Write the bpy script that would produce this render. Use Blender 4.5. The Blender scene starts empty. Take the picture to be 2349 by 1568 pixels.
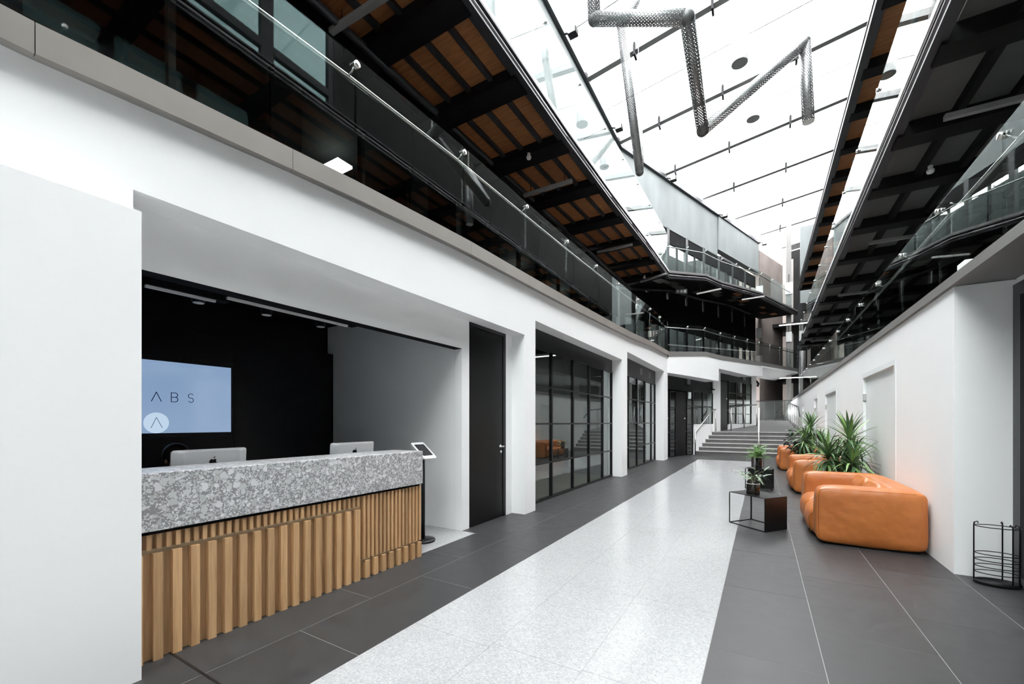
import bpy, bmesh, math, random
from mathutils import Vector, Matrix
random.seed(7)
SC = bpy.context.scene
COL = SC.collection

# ------------------------------------------------------------------ camera
cd = bpy.data.cameras.new('camera'); cam = bpy.data.objects.new('camera', cd); COL.objects.link(cam)
cam.location = (0, 0, 1.4)
cam.rotation_euler = (math.radians(90), 0, math.radians(30.889))
cd.sensor_width = 36.0; cd.sensor_fit = 'HORIZONTAL'
cd.lens = 957.0 / 2349.0 * 36.0
cd.shift_y = 185.0 / 2349.0
cd.clip_start = 0.05; cd.clip_end = 300
SC.camera = cam

# ------------------------------------------------------------------ sky and exposure
world = bpy.data.worlds.new('overcast_sky'); SC.world = world; world.use_nodes = True
bg = world.node_tree.nodes['Background']
bg.inputs[0].default_value = (0.97, 0.985, 1.0, 1); bg.inputs[1].default_value = 4.6
SC.view_settings.view_transform = 'Standard'; SC.view_settings.look = 'None'
SC.view_settings.gamma = 1.0; SC.view_settings.use_curve_mapping = False
SC.view_settings.exposure = 2.1
SC.cycles.max_bounces = 7; SC.cycles.diffuse_bounces = 5; SC.cycles.glossy_bounces = 3
SC.cycles.transparent_max_bounces = 40; SC.cycles.use_denoising = True

# ------------------------------------------------------------------ helpers
def setp(o, **kw):
    for k, v in kw.items(): o[k] = v
    return o

class MB:
    def __init__(s): s.v = []; s.f = []; s.uv = None
    def add(s, vs, fs):
        n = len(s.v); s.v += [tuple(p) for p in vs]; s.f += [tuple(i + n for i in f) for f in fs]; return s
    def hexa(s, p):   # bottom 4 then top 4, same order
        return s.add(p, [(0,3,2,1),(4,5,6,7),(0,1,5,4),(1,2,6,5),(2,3,7,6),(3,0,4,7)])
    def box(s, x0, x1, y0, y1, z0, z1):
        return s.hexa([(x0,y0,z0),(x1,y0,z0),(x1,y1,z0),(x0,y1,z0),(x0,y0,z1),(x1,y0,z1),(x1,y1,z1),(x0,y1,z1)])
    def seg(s, p, q, o0, o1, zb, zt):
        """slab between plan points p,q; o0,o1 offsets to the left of p->q; zb, zt numbers or (at p, at q)"""
        p = Vector(p); q = Vector(q); e = (q - p).normalized(); n = Vector((-e.y, e.x))
        if not isinstance(zb, (tuple, list)): zb = (zb, zb)
        if not isinstance(zt, (tuple, list)): zt = (zt, zt)
        a, b = min(o0, o1), max(o0, o1)
        c = [p + n*a, q + n*a, q + n*b, p + n*b]; zz = [0, 1, 1, 0]
        return s.hexa([(c[i].x, c[i].y, zb[zz[i]]) for i in range(4)] + [(c[i].x, c[i].y, zt[zz[i]]) for i in range(4)])
    def prism(s, poly, z0, z1):
        n = len(poly)
        vs = [(x, y, z0) for x, y in poly] + [(x, y, z1) for x, y in poly]
        return s.add(vs, [tuple(range(n))[::-1], tuple(range(n, 2*n))] + [(i, (i+1) % n, n+(i+1) % n, n+i) for i in range(n)])
    def tube(s, pts, r, n=8, closed=False):
        P = [Vector(p) for p in pts]; m = len(P); base = len(s.v)
        up = None; rings = []
        for i, p in enumerate(P):
            if closed: a, b = P[i-1], P[(i+1) % m]
            else: a, b = P[max(i-1, 0)], P[min(i+1, m-1)]
            t = (b - a).normalized()
            if up is None:
                up = t.orthogonal().normalized()
            else:
                up = (up - t * up.dot(t)); up = up.normalized() if up.length > 1e-6 else t.orthogonal().normalized()
            w = t.cross(up); k = 1.0
            if not closed and 0 < i < m-1:
                c = (P[i]-P[i-1]).normalized().dot((P[i+1]-P[i]).normalized()); k = min(1.6, 1/max(0.4, math.sqrt(max(0.0, (1+c)/2))))
            rr = r[i] if isinstance(r, (list, tuple)) else r
            rings.append([p + (up*math.cos(2*math.pi*j/n) + w*math.sin(2*math.pi*j/n))*rr for j in range(n)])
        vs = [q for g in rings for q in g]; fs = []
        for i in range(m if closed else m-1):
            for j in range(n):
                a = i*n+j; b = i*n+(j+1) % n; c = ((i+1) % m)*n+(j+1) % n; d = ((i+1) % m)*n+j
                fs.append((a, b, c, d))
        if not closed: fs += [tuple(range(n))[::-1], tuple((m-1)*n+j for j in range(n))]
        return s.add(vs, fs)
    def lathe(s, prof, c=(0, 0, 0), n=24, sx=1, sy=1):
        vs = []; m = len(prof)
        for r, z in prof:
            for j in range(n):
                a = 2*math.pi*j/n; vs.append((c[0]+r*sx*math.cos(a), c[1]+r*sy*math.sin(a), c[2]+z))
        fs = [(i*n+j, i*n+(j+1) % n, (i+1)*n+(j+1) % n, (i+1)*n+j) for i in range(m-1) for j in range(n)]
        fs += [tuple(range(n))[::-1], tuple((m-1)*n+j for j in range(n))]
        return s.add(vs, fs)
    def mesh(s, name):
        me = bpy.data.meshes.new(name); me.from_pydata(s.v, [], s.f); me.update()
        bm = bmesh.new(); bm.from_mesh(me); bmesh.ops.recalc_face_normals(bm, faces=bm.faces); bm.to_mesh(me); bm.free()
        return me
    def build(s, name, mat, parent=None, smooth=False, bevel=0, label=None):
        return mkobj(name, s.mesh(name), mat, parent, smooth, bevel, label)

def mkobj(name, me, mat, parent=None, smooth=False, bevel=0, label=None):
    o = bpy.data.objects.new(name, me); COL.objects.link(o)
    if mat is not None and (len(me.materials) == 0): me.materials.append(M[mat] if isinstance(mat, str) else mat)
    if parent is not None: o.parent = parent
    if smooth:
        for p in me.polygons: p.use_smooth = True
    if bevel:
        b = o.modifiers.new('bevel', 'BEVEL'); b.width = bevel; b.segments = 2; b.limit_method = 'ANGLE'
    if label: o['label'] = label
    return o

def BX(*a): return MB().box(*a)
def empty(name, loc=(0, 0, 0), rz=0):
    o = bpy.data.objects.new(name, None); COL.objects.link(o); o.location = loc; o.rotation_euler = (0, 0, rz)
    o.empty_display_size = 0.1
    return o
def thing(name, label, cat, loc=(0, 0, 0), rz=0, group=None):
    o = empty(name, loc, rz); o['label'] = label; o['category'] = cat
    if group: o['group'] = group
    return o
def tag(o, label, cat, group=None):
    o['label'] = label; o['category'] = cat
    if group: o['group'] = group
    return o
def struct(o, label=None):
    o['kind'] = 'structure'
    if label: o['label'] = label
    return o
def sempty(name, label=None): return struct(empty(name), label)
def copy_tree(o, parent=None):
    c = o.copy(); COL.objects.link(c); c.parent = parent
    for ch in list(o.children): copy_tree(ch, c)
    return c
def interp(tab, x):
    if x <= tab[0][0]: return tab[0][1]
    for (a, b), (c, d) in zip(tab, tab[1:]):
        if x <= c: return b + (d-b)*(x-a)/(c-a)
    return tab[-1][1]

# ------------------------------------------------------------------ materials
M = {}
class NT:
    def __init__(s, name):
        m = bpy.data.materials.new(name); m.use_nodes = True; M[name] = m; s.m = m
        s.t = m.node_tree; s.t.nodes.clear(); s.out = s.t.nodes.new('ShaderNodeOutputMaterial')
    def n(s, typ, **kw):
        nd = s.t.nodes.new('ShaderNode' + typ)
        for k, v in kw.items(): setattr(nd, k, v)
        return nd
    def l(s, a, b): s.t.links.new(a, b)
    def coord(s, kind='Object', scale=(1, 1, 1), loc=(0, 0, 0)):
        tc = s.n('TexCoord'); mp = s.n('Mapping'); mp.inputs['Scale'].default_value = scale; mp.inputs['Location'].default_value = loc
        s.l(tc.outputs[kind], mp.inputs['Vector']); return mp.outputs[0]
    def ramp(s, fac, stops, interp='LINEAR'):
        r = s.n('ValToRGB'); r.color_ramp.interpolation = interp; e = r.color_ramp.elements
        while len(e) > 2: e.remove(e[-1])
        for i, (p, c) in enumerate(stops):
            if i >= 2: e.new(p)
            e[i].position = p; e[i].color = (*c, 1)
        s.l(fac, r.inputs[0]); return r.outputs[0]
    def pbsdf(s, col, rough=0.5, metal=0.0, spec=0.5):
        b = s.n('BsdfPrincipled'); b.inputs['Roughness'].default_value = rough; b.inputs['Metallic'].default_value = metal
        b.inputs['Specular IOR Level'].default_value = spec
        if isinstance(col, tuple): b.inputs['Base Color'].default_value = (*col, 1)
        else: s.l(col, b.inputs['Base Color'])
        s.l(b.outputs[0], s.out.inputs[0]); s.b = b; return b
    def bump(s, h, strength=0.2, dist=0.01):
        bp = s.n('Bump'); bp.inputs['Strength'].default_value = strength; bp.inputs['Distance'].default_value = dist
        s.l(h, bp.inputs['Height']); s.l(bp.outputs[0], s.b.inputs['Normal'])
    def noise(s, vec, scale, detail=4, rough=0.5):
        nz = s.n('TexNoise'); nz.inputs['Scale'].default_value = scale; nz.inputs['Detail'].default_value = detail
        nz.inputs['Roughness'].default_value = rough; s.l(vec, nz.inputs['Vector']); return nz.outputs[0]
    def math(s, op, a, b=None, c=None):
        m = s.n('Math', operation=op)
        for i, x in enumerate((a, b, c)):
            if x is None: continue
            if isinstance(x, (int, float)): m.inputs[i].default_value = x
            else: s.l(x, m.inputs[i])
        return m.outputs[0]
    def mix(s, f, a, b):
        m = s.n('Mix', data_type='RGBA')
        for i, x in ((0, f), (6, a), (7, b)):
            if isinstance(x, (int, float)): m.inputs[i].default_value = x
            elif isinstance(x, tuple): m.inputs[i].default_value = (*x, 1)
            else: s.l(x, m.inputs[i])
        return m.outputs[2]

def mat_mottle(name, c1, c2, scale=3, rough=0.6, metal=0, spec=0.5, bump=0.0, sc=(1, 1, 1), bscale=60, kind='Object'):
    t = NT(name); v = t.coord(kind, sc); f = t.noise(v, scale, 5)
    t.pbsdf(t.ramp(f, [(0.3, c1), (0.7, c2)]), rough, metal, spec)
    if bump: t.bump(t.noise(v, bscale, 4), bump, 0.004)
    return t
mat_mottle('white_paint', (0.865, 0.87, 0.868), (0.885, 0.89, 0.888), 1.5, 0.6, bump=0.03)
mat_mottle('white_door', (0.78, 0.80, 0.80), (0.81, 0.825, 0.825), 1.5, 0.45)
mat_mottle('grey_trim', (0.18, 0.174, 0.168), (0.21, 0.203, 0.195), 2.0, 0.45, bump=0.03)
mat_mottle('fascia_beige', (0.22, 0.2, 0.18), (0.26, 0.235, 0.212), 2.0, 0.5, bump=0.03)
mat_mottle('black_panel', (0.004, 0.004, 0.0045), (0.006, 0.006, 0.0065), 2.0, 0.36, spec=.22)
mat_mottle('black_matte', (0.006, 0.006, 0.0065), (0.010, 0.010, 0.0105), 2.0, 0.8, spec=.08)
mat_mottle('black_metal', (0.007, 0.007, 0.0077), (0.010, 0.010, 0.0107), 6.0, 0.35, spec=0.28)
mat_mottle('dark_steel', (0.030, 0.031, 0.034), (0.045, 0.046, 0.05), 4.0, 0.42)
mat_mottle('dark_grey_panel', (0.085, 0.087, 0.082), (0.115, 0.117, 0.11), 1.5, 0.6)
mat_mottle('beam_black', (0.007, 0.0073, 0.008), (0.011, 0.0115, 0.0125), 4.0, 0.6, spec=.2)
mat_mottle('channel_steel', (0.16, 0.15, 0.155), (0.22, 0.205, 0.21), 6.0, 0.35, metal=0.7)
mat_mottle('steel', (0.60, 0.59, 0.57), (0.68, 0.67, 0.65), 8.0, 0.25, metal=1.0)
mat_mottle('grey_render', (0.155, 0.17, 0.171), (0.20, 0.217, 0.218), 1.2, 0.8, sc=(1, 1, .35), bump=0.1)
mat_mottle('concrete', (0.19, 0.175, 0.163), (0.27, 0.25, 0.235), 0.9, 0.85, bump=0.1)
mat_mottle('pink_concrete', (0.19, 0.155, 0.142), (0.27, 0.225, 0.207), 0.8, 0.85, bump=0.1)
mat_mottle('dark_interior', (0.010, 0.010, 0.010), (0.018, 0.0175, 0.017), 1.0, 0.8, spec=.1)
mat_mottle('room_wall', (0.10, 0.105, 0.105), (0.13, 0.135, 0.135), 1.0, 0.8)
mat_mottle('room_floor', (0.13, 0.12, 0.085), (0.19, 0.17, 0.12), 1.0, 0.6, sc=(1, 8, 1))
mat_mottle('aluminium', (0.72, 0.73, 0.74), (0.76, 0.77, 0.78), 3.0, 0.4, metal=0.35)
mat_mottle('white_plastic', (0.74, 0.74, 0.73), (0.78, 0.78, 0.77), 3.0, 0.4)
mat_mottle('grey_plastic', (0.18, 0.18, 0.18), (0.22, 0.22, 0.22), 3.0, 0.5)
mat_mottle('step_stone', (0.085, 0.08, 0.082), (0.11, 0.104, 0.106), 6.0, 0.5, bump=0.05)
mat_mottle('nosing', (0.36, 0.35, 0.345), (0.41, 0.40, 0.395), 6.0, 0.5)
mat_mottle('grout', (0.22, 0.22, 0.215), (0.26, 0.26, 0.255), 6.0, 0.7)
mat_mottle('lamp_body', (0.26, 0.255, 0.25), (0.31, 0.305, 0.30), 3.0, 0.5)
mat_mottle('soil', (0.02, 0.015, 0.01), (0.05, 0.035, 0.025), 30.0, 0.95, bump=0.5)
mat_mottle('hair', (0.006, 0.004, 0.003), (0.02, 0.012, 0.009), 40.0, 0.5, sc=(1, 1, .2))
mat_mottle('skin', (0.36, 0.20, 0.13), (0.42, 0.24, 0.16), 6.0, 0.5)
mat_mottle('screen_glass_dark', (0.012, 0.013, 0.015), (0.016, 0.017, 0.019), 2.0, 0.12)
mat_mottle('stem', (0.10, 0.11, 0.04), (0.16, 0.13, 0.07), 20.0, 0.6)
mat_mottle('trunk', (0.10, 0.07, 0.045), (0.16, 0.115, 0.075), 20.0, 0.8, bump=.4)
mat_mottle('brown_glass', (0.010, 0.008, 0.006), (0.02, 0.016, 0.012), 4.0, 0.06)
mat_mottle('red_paint', (0.25, 0.06, 0.05), (0.32, 0.09, 0.08), 4.0, 0.6)
mat_mottle('duct_metal', (0.10, 0.10, 0.10), (0.15, 0.15, 0.15), 4.0, 0.45, metal=.4)

# dark floor tile, with a shade of its own for every tile
t = NT('dark_tile'); oi = t.n('ObjectInfo'); v = t.coord('Generated', (9, 18, 1)); tc = t.n('TexCoord')
geo = t.n('NewGeometry'); f1 = t.noise(geo.outputs['Position'], 7.0, 7, .62); f2 = t.noise(geo.outputs['Position'], 90.0, 3)
base = t.ramp(f1, [(0.3, (0.029, 0.029, 0.030)), (0.72, (0.041, 0.041, 0.042))])
k = t.math('MULTIPLY_ADD', oi.outputs['Random'], 0.18, 0.91)
k2 = t.math('MULTIPLY', k, t.math('MULTIPLY_ADD', f2, 0.3, 0.85))
vm = t.n('VectorMath', operation='SCALE'); t.l(base, vm.inputs[0]); t.l(k2, vm.inputs['Scale'])
t.pbsdf(vm.outputs[0], 0.42, spec=.3); t.l(t.math('MULTIPLY_ADD', f1, 0.25, 0.30), t.b.inputs['Roughness']); t.bump(f2, 0.08, 0.002)
# white terrazzo floor, fine chips
t = NT('white_terrazzo'); geo = t.n('NewGeometry'); P = geo.outputs['Position']
vo = t.n('TexVoronoi'); vo.inputs['Scale'].default_value = 85; t.l(P, vo.inputs['Vector'])
vd = t.n('TexVoronoi', feature='DISTANCE_TO_EDGE'); vd.inputs['Scale'].default_value = 85; t.l(P, vd.inputs['Vector'])
sp = t.n('SeparateColor'); t.l(vo.outputs['Color'], sp.inputs[0])
chip = t.ramp(sp.outputs[0], [(0.0, (0.28, 0.284, 0.292)), (0.35, (0.34, 0.344, 0.348)), (1.0, (0.41, 0.41, 0.413))])
edge = t.math('LESS_THAN', vd.outputs['Distance'], 0.07)
big = t.noise(P, 1.3, 3)
c = t.mix(edge, chip, (0.31, 0.315, 0.323))
vm = t.n('VectorMath', operation='SCALE'); t.l(c, vm.inputs[0]); t.l(t.math('MULTIPLY_ADD', big, 0.12, 0.93), vm.inputs['Scale'])
t.pbsdf(vm.outputs[0], 0.17)
# counter terrazzo with large pebbles
t = NT('pebble_terrazzo'); geo = t.n('NewGeometry'); P0 = geo.outputs['Position']
nz = t.n('TexNoise'); nz.inputs['Scale'].default_value = 22; t.l(P0, nz.inputs['Vector'])
ad = t.n('VectorMath', operation='MULTIPLY_ADD'); t.l(nz.outputs['Color'], ad.inputs[0]); ad.inputs[1].default_value = (.010,)*3; t.l(P0, ad.inputs[2])
col = (0.25, 0.247, 0.257)
prev = None
for sc_, lo, hi, keep in ((110, .12, .34, .3), (52, .10, .30, .42), (25, .10, .28, .55)):
    vo = t.n('TexVoronoi'); vo.inputs['Scale'].default_value = sc_; t.l(ad.outputs[0], vo.inputs['Vector'])
    de = t.n('TexVoronoi', feature='DISTANCE_TO_EDGE'); de.inputs['Scale'].default_value = sc_; t.l(ad.outputs[0], de.inputs['Vector'])
    sp = t.n('SeparateColor'); t.l(vo.outputs['Color'], sp.inputs[0])
    inner = t.math('GREATER_THAN', de.outputs['Distance'], 0.055)
    blob = t.math('LESS_THAN', vo.outputs['Distance'], t.math('MULTIPLY_ADD', sp.outputs[0], hi-lo+.2, lo+.2))
    on = t.math('GREATER_THAN', sp.outputs[1], keep)
    mask = t.math('MULTIPLY', t.math('MULTIPLY', inner, blob), on)
    stone = t.ramp(sp.outputs[2], [(0.0, (0.40, 0.43, 0.42)), (0.25, (0.53, 0.54, 0.54)), (0.6, (0.60, 0.60, 0.62)), (1.0, (0.70, 0.70, 0.71))])
    prev = t.mix(mask, prev if prev is not None else col, stone)
t.pbsdf(prev, 0.3)
# oak
t = NT('oak'); oi = t.n('ObjectInfo'); geo = t.n('NewGeometry')
off = t.n('VectorMath', operation='MULTIPLY_ADD'); cb = t.n('CombineXYZ'); t.l(oi.outputs['Random'], cb.inputs[0]); t.l(oi.outputs['Random'], cb.inputs[2])
t.l(cb.outputs[0], off.inputs[0]); off.inputs[1].default_value = (7, 7, 13); t.l(geo.outputs['Position'], off.inputs[2])
mp = t.n('Mapping'); mp.inputs['Scale'].default_value = (26, 26, 1.3); t.l(off.outputs[0], mp.inputs[0])
g1 = t.noise(mp.outputs[0], 1.0, 6, .65); mp2 = t.n('Mapping'); mp2.inputs['Scale'].default_value = (160, 160, 5); t.l(off.outputs[0], mp2.inputs[0])
g2 = t.noise(mp2.outputs[0], 1.0, 2)
c = t.ramp(g1, [(0.28, (0.38, 0.215, 0.098)), (0.5, (0.52, 0.32, 0.158)), (0.75, (0.63, 0.41, 0.215))])
vm = t.n('VectorMath', operation='SCALE'); t.l(c, vm.inputs[0])
t.l(t.math('MULTIPLY', t.math('MULTIPLY_ADD', oi.outputs['Random'], .3, .85), t.math('MULTIPLY_ADD', g2, .35, .82)), vm.inputs['Scale'])
t.pbsdf(vm.outputs[0], 0.5); t.bump(g2, .1, .002)
# orange plywood soffit boards
t = NT('plywood'); oi = t.n('ObjectInfo'); geo = t.n('NewGeometry'); mp = t.n('Mapping'); mp.inputs['Scale'].default_value = (1.6, 14, 1); t.l(geo.outputs['Position'], mp.inputs[0])
g = t.noise(mp.outputs[0], 1.5, 5, .6)
c = t.ramp(g, [(0.3, (0.27, 0.10, 0.034)), (0.7, (0.45, 0.19, 0.072))])
vm = t.n('VectorMath', operation='SCALE'); t.l(c, vm.inputs[0]); t.l(t.math('MULTIPLY_ADD', oi.outputs['Random'], .3, .85), vm.inputs['Scale'])
t.pbsdf(vm.outputs[0], 0.6)
# tan leather
t = NT('leather'); v = t.coord('Object'); f = t.noise(v, 2.2, 4); f2 = t.noise(v, 3.6, 2, .5); f3 = t.noise(v, 26, 3)
t.pbsdf(t.ramp(f, [(0.3, (0.36, 0.105, 0.022)), (0.7, (0.47, 0.155, 0.036))]), 0.40)
mx = t.math('MULTIPLY_ADD', f2, 1.0, t.math('MULTIPLY', f3, .05)); t.bump(mx, .6, .05)
mat_mottle('nosing_oak', (0.33, 0.25, 0.15), (0.40, 0.31, 0.19), 6, .5, sc=(1, .2, 1))
mat_mottle('leather_seam', (0.22, 0.068, 0.016), (0.28, 0.092, 0.024), 5, 0.6)
# leaves
def leafmat(name, a, b, c):
    t = NT(name); oi = t.n('ObjectInfo'); v = t.coord('Generated'); geo = t.n('NewGeometry'); f = t.noise(geo.outputs['Position'], 6, 3)
    k = t.math('MULTIPLY_ADD', oi.outputs['Random'], .6, t.math('MULTIPLY', f, .4))
    t.pbsdf(t.ramp(k, [(0.15, a), (0.5, b), (0.85, c)]), .38)
    t.b.inputs['Transmission Weight'].default_value = 0
leafmat('yucca_leaf', (0.04, 0.09, 0.04), (0.09, 0.18, 0.065), (0.23, 0.38, 0.11))
leafmat('dark_leaf', (0.010, 0.028, 0.016), (0.022, 0.05, 0.03), (0.05, 0.085, 0.05))
leafmat('fern_leaf', (0.07, 0.20, 0.02), (0.14, 0.34, 0.03), (0.25, 0.48, 0.06))
leafmat('grey_leaf', (0.05, 0.09, 0.06), (0.11, 0.17, 0.10), (0.20, 0.28, 0.15))
# thin architectural glass: Fresnel reflection over clear transmission
def glassmat(name, tint, ior=1.5, rough=0.0):
    t = NT(name); geo = t.n('NewGeometry'); fr = t.n('Fresnel')
    t.l(t.math('MULTIPLY_ADD', geo.outputs['Backfacing'], 1/ior - ior, ior), fr.inputs['IOR'])
    tr = t.n('BsdfTransparent'); tr.inputs[0].default_value = (*tint, 1); gl = t.n('BsdfGlossy'); gl.inputs['Roughness'].default_value = rough
    gl.inputs[0].default_value = (0.96, 0.985, 0.975, 1)
    mx = t.n('MixShader'); t.l(fr.outputs[0], mx.inputs[0]); t.l(tr.outputs[0], mx.inputs[1]); t.l(gl.outputs[0], mx.inputs[2]); t.l(mx.outputs[0], t.out.inputs[0])
glassmat('glass', (0.93, 0.965, 0.955), 1.55)
glassmat('coated_glass', (0.80, 0.86, 0.86), 1.14)
glassmat('tinted_glass', (0.25, 0.31, 0.31), 1.4)
glassmat('window_glass', (0.86, 0.90, 0.89), 1.65)
# roof sheeting: milky film over the overcast sky
t = NT('roof_film'); oi = t.n('ObjectInfo'); geo = t.n('NewGeometry'); mp = t.n('Mapping'); mp.inputs['Scale'].default_value = (.7, 1.1, 1); t.l(geo.outputs['Position'], mp.inputs[0])
k = t.math('MULTIPLY_ADD', oi.outputs['Random'], .16, .52)
cb = t.n('CombineColor'); [t.l(k, cb.inputs[i]) for i in range(3)]
tr = t.n('BsdfTransparent'); t.l(cb.outputs[0], tr.inputs[0]); df = t.n('BsdfDiffuse'); df.inputs[0].default_value = (.85, .86, .87, 1)
mx = t.n('MixShader'); mx.inputs[0].default_value = .12; t.l(tr.outputs[0], mx.inputs[1]); t.l(df.outputs[0], mx.inputs[2]); t.l(mx.outputs[0], t.out.inputs[0])
# perforated sheet tube
def perfmat(name, col):
    t = NT(name); tc = t.n('TexCoord')
    def dots(off):
        a = t.n('VectorMath', operation='ADD'); t.l(tc.outputs['UV'], a.inputs[0]); a.inputs[1].default_value = off
        fr = t.n('VectorMath', operation='FRACTION'); t.l(a.outputs[0], fr.inputs[0])
        s = t.n('VectorMath', operation='SUBTRACT'); t.l(fr.outputs[0], s.inputs[0]); s.inputs[1].default_value = (.5, .5, 0)
        m = t.n('VectorMath', operation='MULTIPLY'); t.l(s.outputs[0], m.inputs[0]); m.inputs[1].default_value = (1, 1.7, 0)
        ln = t.n('VectorMath', operation='LENGTH'); t.l(m.outputs[0], ln.inputs[0]); return t.math('LESS_THAN', ln.outputs['Value'], .215)
    h = t.math('MAXIMUM', dots((0, 0, 0)), dots((.5, .5, 0)))
    b = t.n('BsdfPrincipled'); b.inputs['Base Color'].default_value = (*col, 1); b.inputs['Metallic'].default_value = .6; b.inputs['Roughness'].default_value = .38
    tr = t.n('BsdfTransparent'); mx = t.n('MixShader'); t.l(h, mx.inputs[0]); t.l(b.outputs[0], mx.inputs[1]); t.l(tr.outputs[0], mx.inputs[2]); t.l(mx.outputs[0], t.out.inputs[0])
perfmat('perforated_steel', (0.24, 0.24, 0.24))
perfmat('perforated_white', (0.8, 0.8, 0.8))
# lamps and screen
def emit(name, col, s):
    t = NT(name); v = t.coord('Object'); f = t.noise(v, 2, 1)
    e = t.n('Emission'); t.l(t.ramp(f, [(0, col), (1, col)]), e.inputs[0]); e.inputs[1].default_value = s; t.l(e.outputs[0], t.out.inputs[0])
emit('lamp_white', (1, 0.98, 0.94), 2.5)
emit('lamp_warm', (1, 0.55, 0.12), 1.2)
t = NT('wall_screen'); v = t.coord('Object', (1, 1, 1)); f = t.noise(v, 1.2, 2)
t.pbsdf((0.02, 0.022, 0.028), 0.06); t.l(t.ramp(f, [(0.3, (0.145, 0.215, 0.33)), (0.7, (0.17, 0.24, 0.355))]), t.b.inputs['Emission Color']); t.b.inputs['Emission Strength'].default_value = 0.36
t = NT('screen_pale'); v = t.coord('Object'); f = t.noise(v, 2, 1); t.pbsdf((0.03, 0.03, 0.035), 0.06); t.l(t.ramp(f, [(0, (0.33, 0.42, 0.52)), (1, (0.34, 0.43, 0.53))]), t.b.inputs['Emission Color']); t.b.inputs['Emission Strength'].default_value = 0.36
t = NT('screen_ink'); v = t.coord('Object'); f = t.noise(v, 2, 1); t.pbsdf((0.004, 0.006, 0.02), 0.06); t.l(t.ramp(f, [(0, (0.004, 0.008, 0.03)), (1, (0.005, 0.01, 0.035))]), t.b.inputs['Emission Color']); t.b.inputs['Emission Strength'].default_value = 0.36
t = NT('screen_grey'); v = t.coord('Object'); f = t.noise(v, 2, 1); t.pbsdf((0.02, 0.02, 0.03), 0.06); t.l(t.ramp(f, [(0, (0.10, 0.14, 0.20)), (1, (0.11, 0.15, 0.21))]), t.b.inputs['Emission Color']); t.b.inputs['Emission Strength'].default_value = 0.36
t = NT('patterned_cloth'); v = t.coord('Object'); vo = t.n('TexVoronoi'); vo.inputs['Scale'].default_value = 40; t.l(v, vo.inputs['Vector'])
t.pbsdf(t.ramp(vo.outputs['Distance'], [(0.25, (0.6, 0.6, 0.6)), (0.32, (0.012, 0.012, 0.013))]), .8)

# ------------------------------------------------------------------ plan of the building
G0, GB = Vector((-3.05, -5.0)), Vector((-3.05, 16.75))       # edge of the left galleries, wing one
D2 = Vector((0.334, 0.9426)); N2 = Vector((-0.9426, 0.334))   # direction of wing two, and away from the atrium
def W2(t, off=0.0):
    p = GB + D2*t + N2*off
    if off: p = Vector((-3.05-off, 16.75+0.172*off)) + D2*t
    return p
ZL2 = [(-5, 3.22), (0.44, 3.335), (0.91, 3.385), (2.45, 3.51), (4, 3.60), (5.56, 3.64), (7, 3.68), (9.1, 3.76), (11.5, 3.86), (14.2, 4.03), (16.75, 4.12)]
ZL2B = [(0, 4.12), (3.03, 4.44), (4.48, 4.42), (9.05, 4.55), (14.8, 4.69)]
ZL3 = [(-5, 6.40), (4, 6.50), (7, 6.52), (9.6, 6.62), (13, 6.82), (16.75, 6.95)]
ZL3B = [(0, 6.95), (3.03, 7.50), (4.5, 7.52), (9, 7.93), (14.8, 7.95)]

# ================================================================== FLOOR
floor = struct(BX(-9.5, 6.5, -5.2, 40, -0.2, -0.0012).build('floor', 'grout'))
def tiles(cols, y0, y1, mat, name, pitch=1.17, gap=0.0022, ymax=None):
    cache = {}
    for (x0, x1, off) in cols:
        y = y0 + off - pitch*2
        while y < y1:
            a, b = max(y, y0), min(y+pitch, y1)
            y += pitch
            if b - a < 0.04: continue
            key = (round(x1-x0, 3), round(b-a, 3))
            if key not in cache:
                w, h = key; cache[key] = BX(gap, w-gap, gap, h-gap, -0.012, 0.0).mesh(name)
            o = mkobj(name, cache[key], mat, floor); o.location = (x0, a, 0)
tiles([(-3.12, -2.67, 1.11+5-1.17*4)], -5.0, 4.3, 'dark_tile', 'tile')
tiles([(-3.45, -2.67, 4.62-4.3)], 4.3, 20.0, 'dark_tile', 'tile')
tiles([(-2.67, -2.08, 1.68+5-1.17*5)], -5.0, 20.0, 'dark_tile', 'tile')
tiles([(-0.28, 0.31, 2.87+5-1.17*6), (0.31, 0.92, 4.05-.585+5-1.17*7), (0.92, 1.53, 4.05+5-1.17*7), (1.53, 2.14, 4.28+.4+5-1.17*8)], -5.0, 20.0, 'dark_tile', 'tile')
tiles([(-2.08, -1.46, 3.38-.05+5-1.17*7), (-1.46, -0.87, 2.21+5-1.17*6), (-0.87, -0.28, 3.40+5-1.17*7)], -5.0, 17.35, 'white_terrazzo', 'terrazzo_slab', gap=0.0012)
tiles([(-2.08, -1.46, .5), (-1.46, -.87, 0), (-.87, -.28, .5)], 17.35, 20.0, 'dark_tile', 'tile')
BX(-3.75, -3.45, 16.9, 21.5, -0.012, 0.0).build('tile', 'dark_tile', floor)
for i in range(3): BX(-6.1+.995*i+.001, -5.105+.995*i-.001, -0.5, 4.299, -0.012, 0.0).build('terrazzo_slab', 'white_terrazzo', floor)
BX(-3.12, -2.2, 1.105, 1.12, -0.012, 0.0012).build('movement_joint', 'black_metal', floor)
BX(-9.4, -3.451, 4.46, 16.8, -.011, 0.0).build('room_floor', 'room_floor', floor)
MB().hexa([(-9.0, 17.2, -.011), (-3.65, 17.2, -.011), (-1.3, 24.5, -.011), (-8, 25.5, -.011), (-9, 17.2, 0), (-3.65, 17.2, 0), (-1.3, 24.5, 0), (-8, 25.5, 0)]).build('room_floor', 'room_floor', floor)

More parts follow.
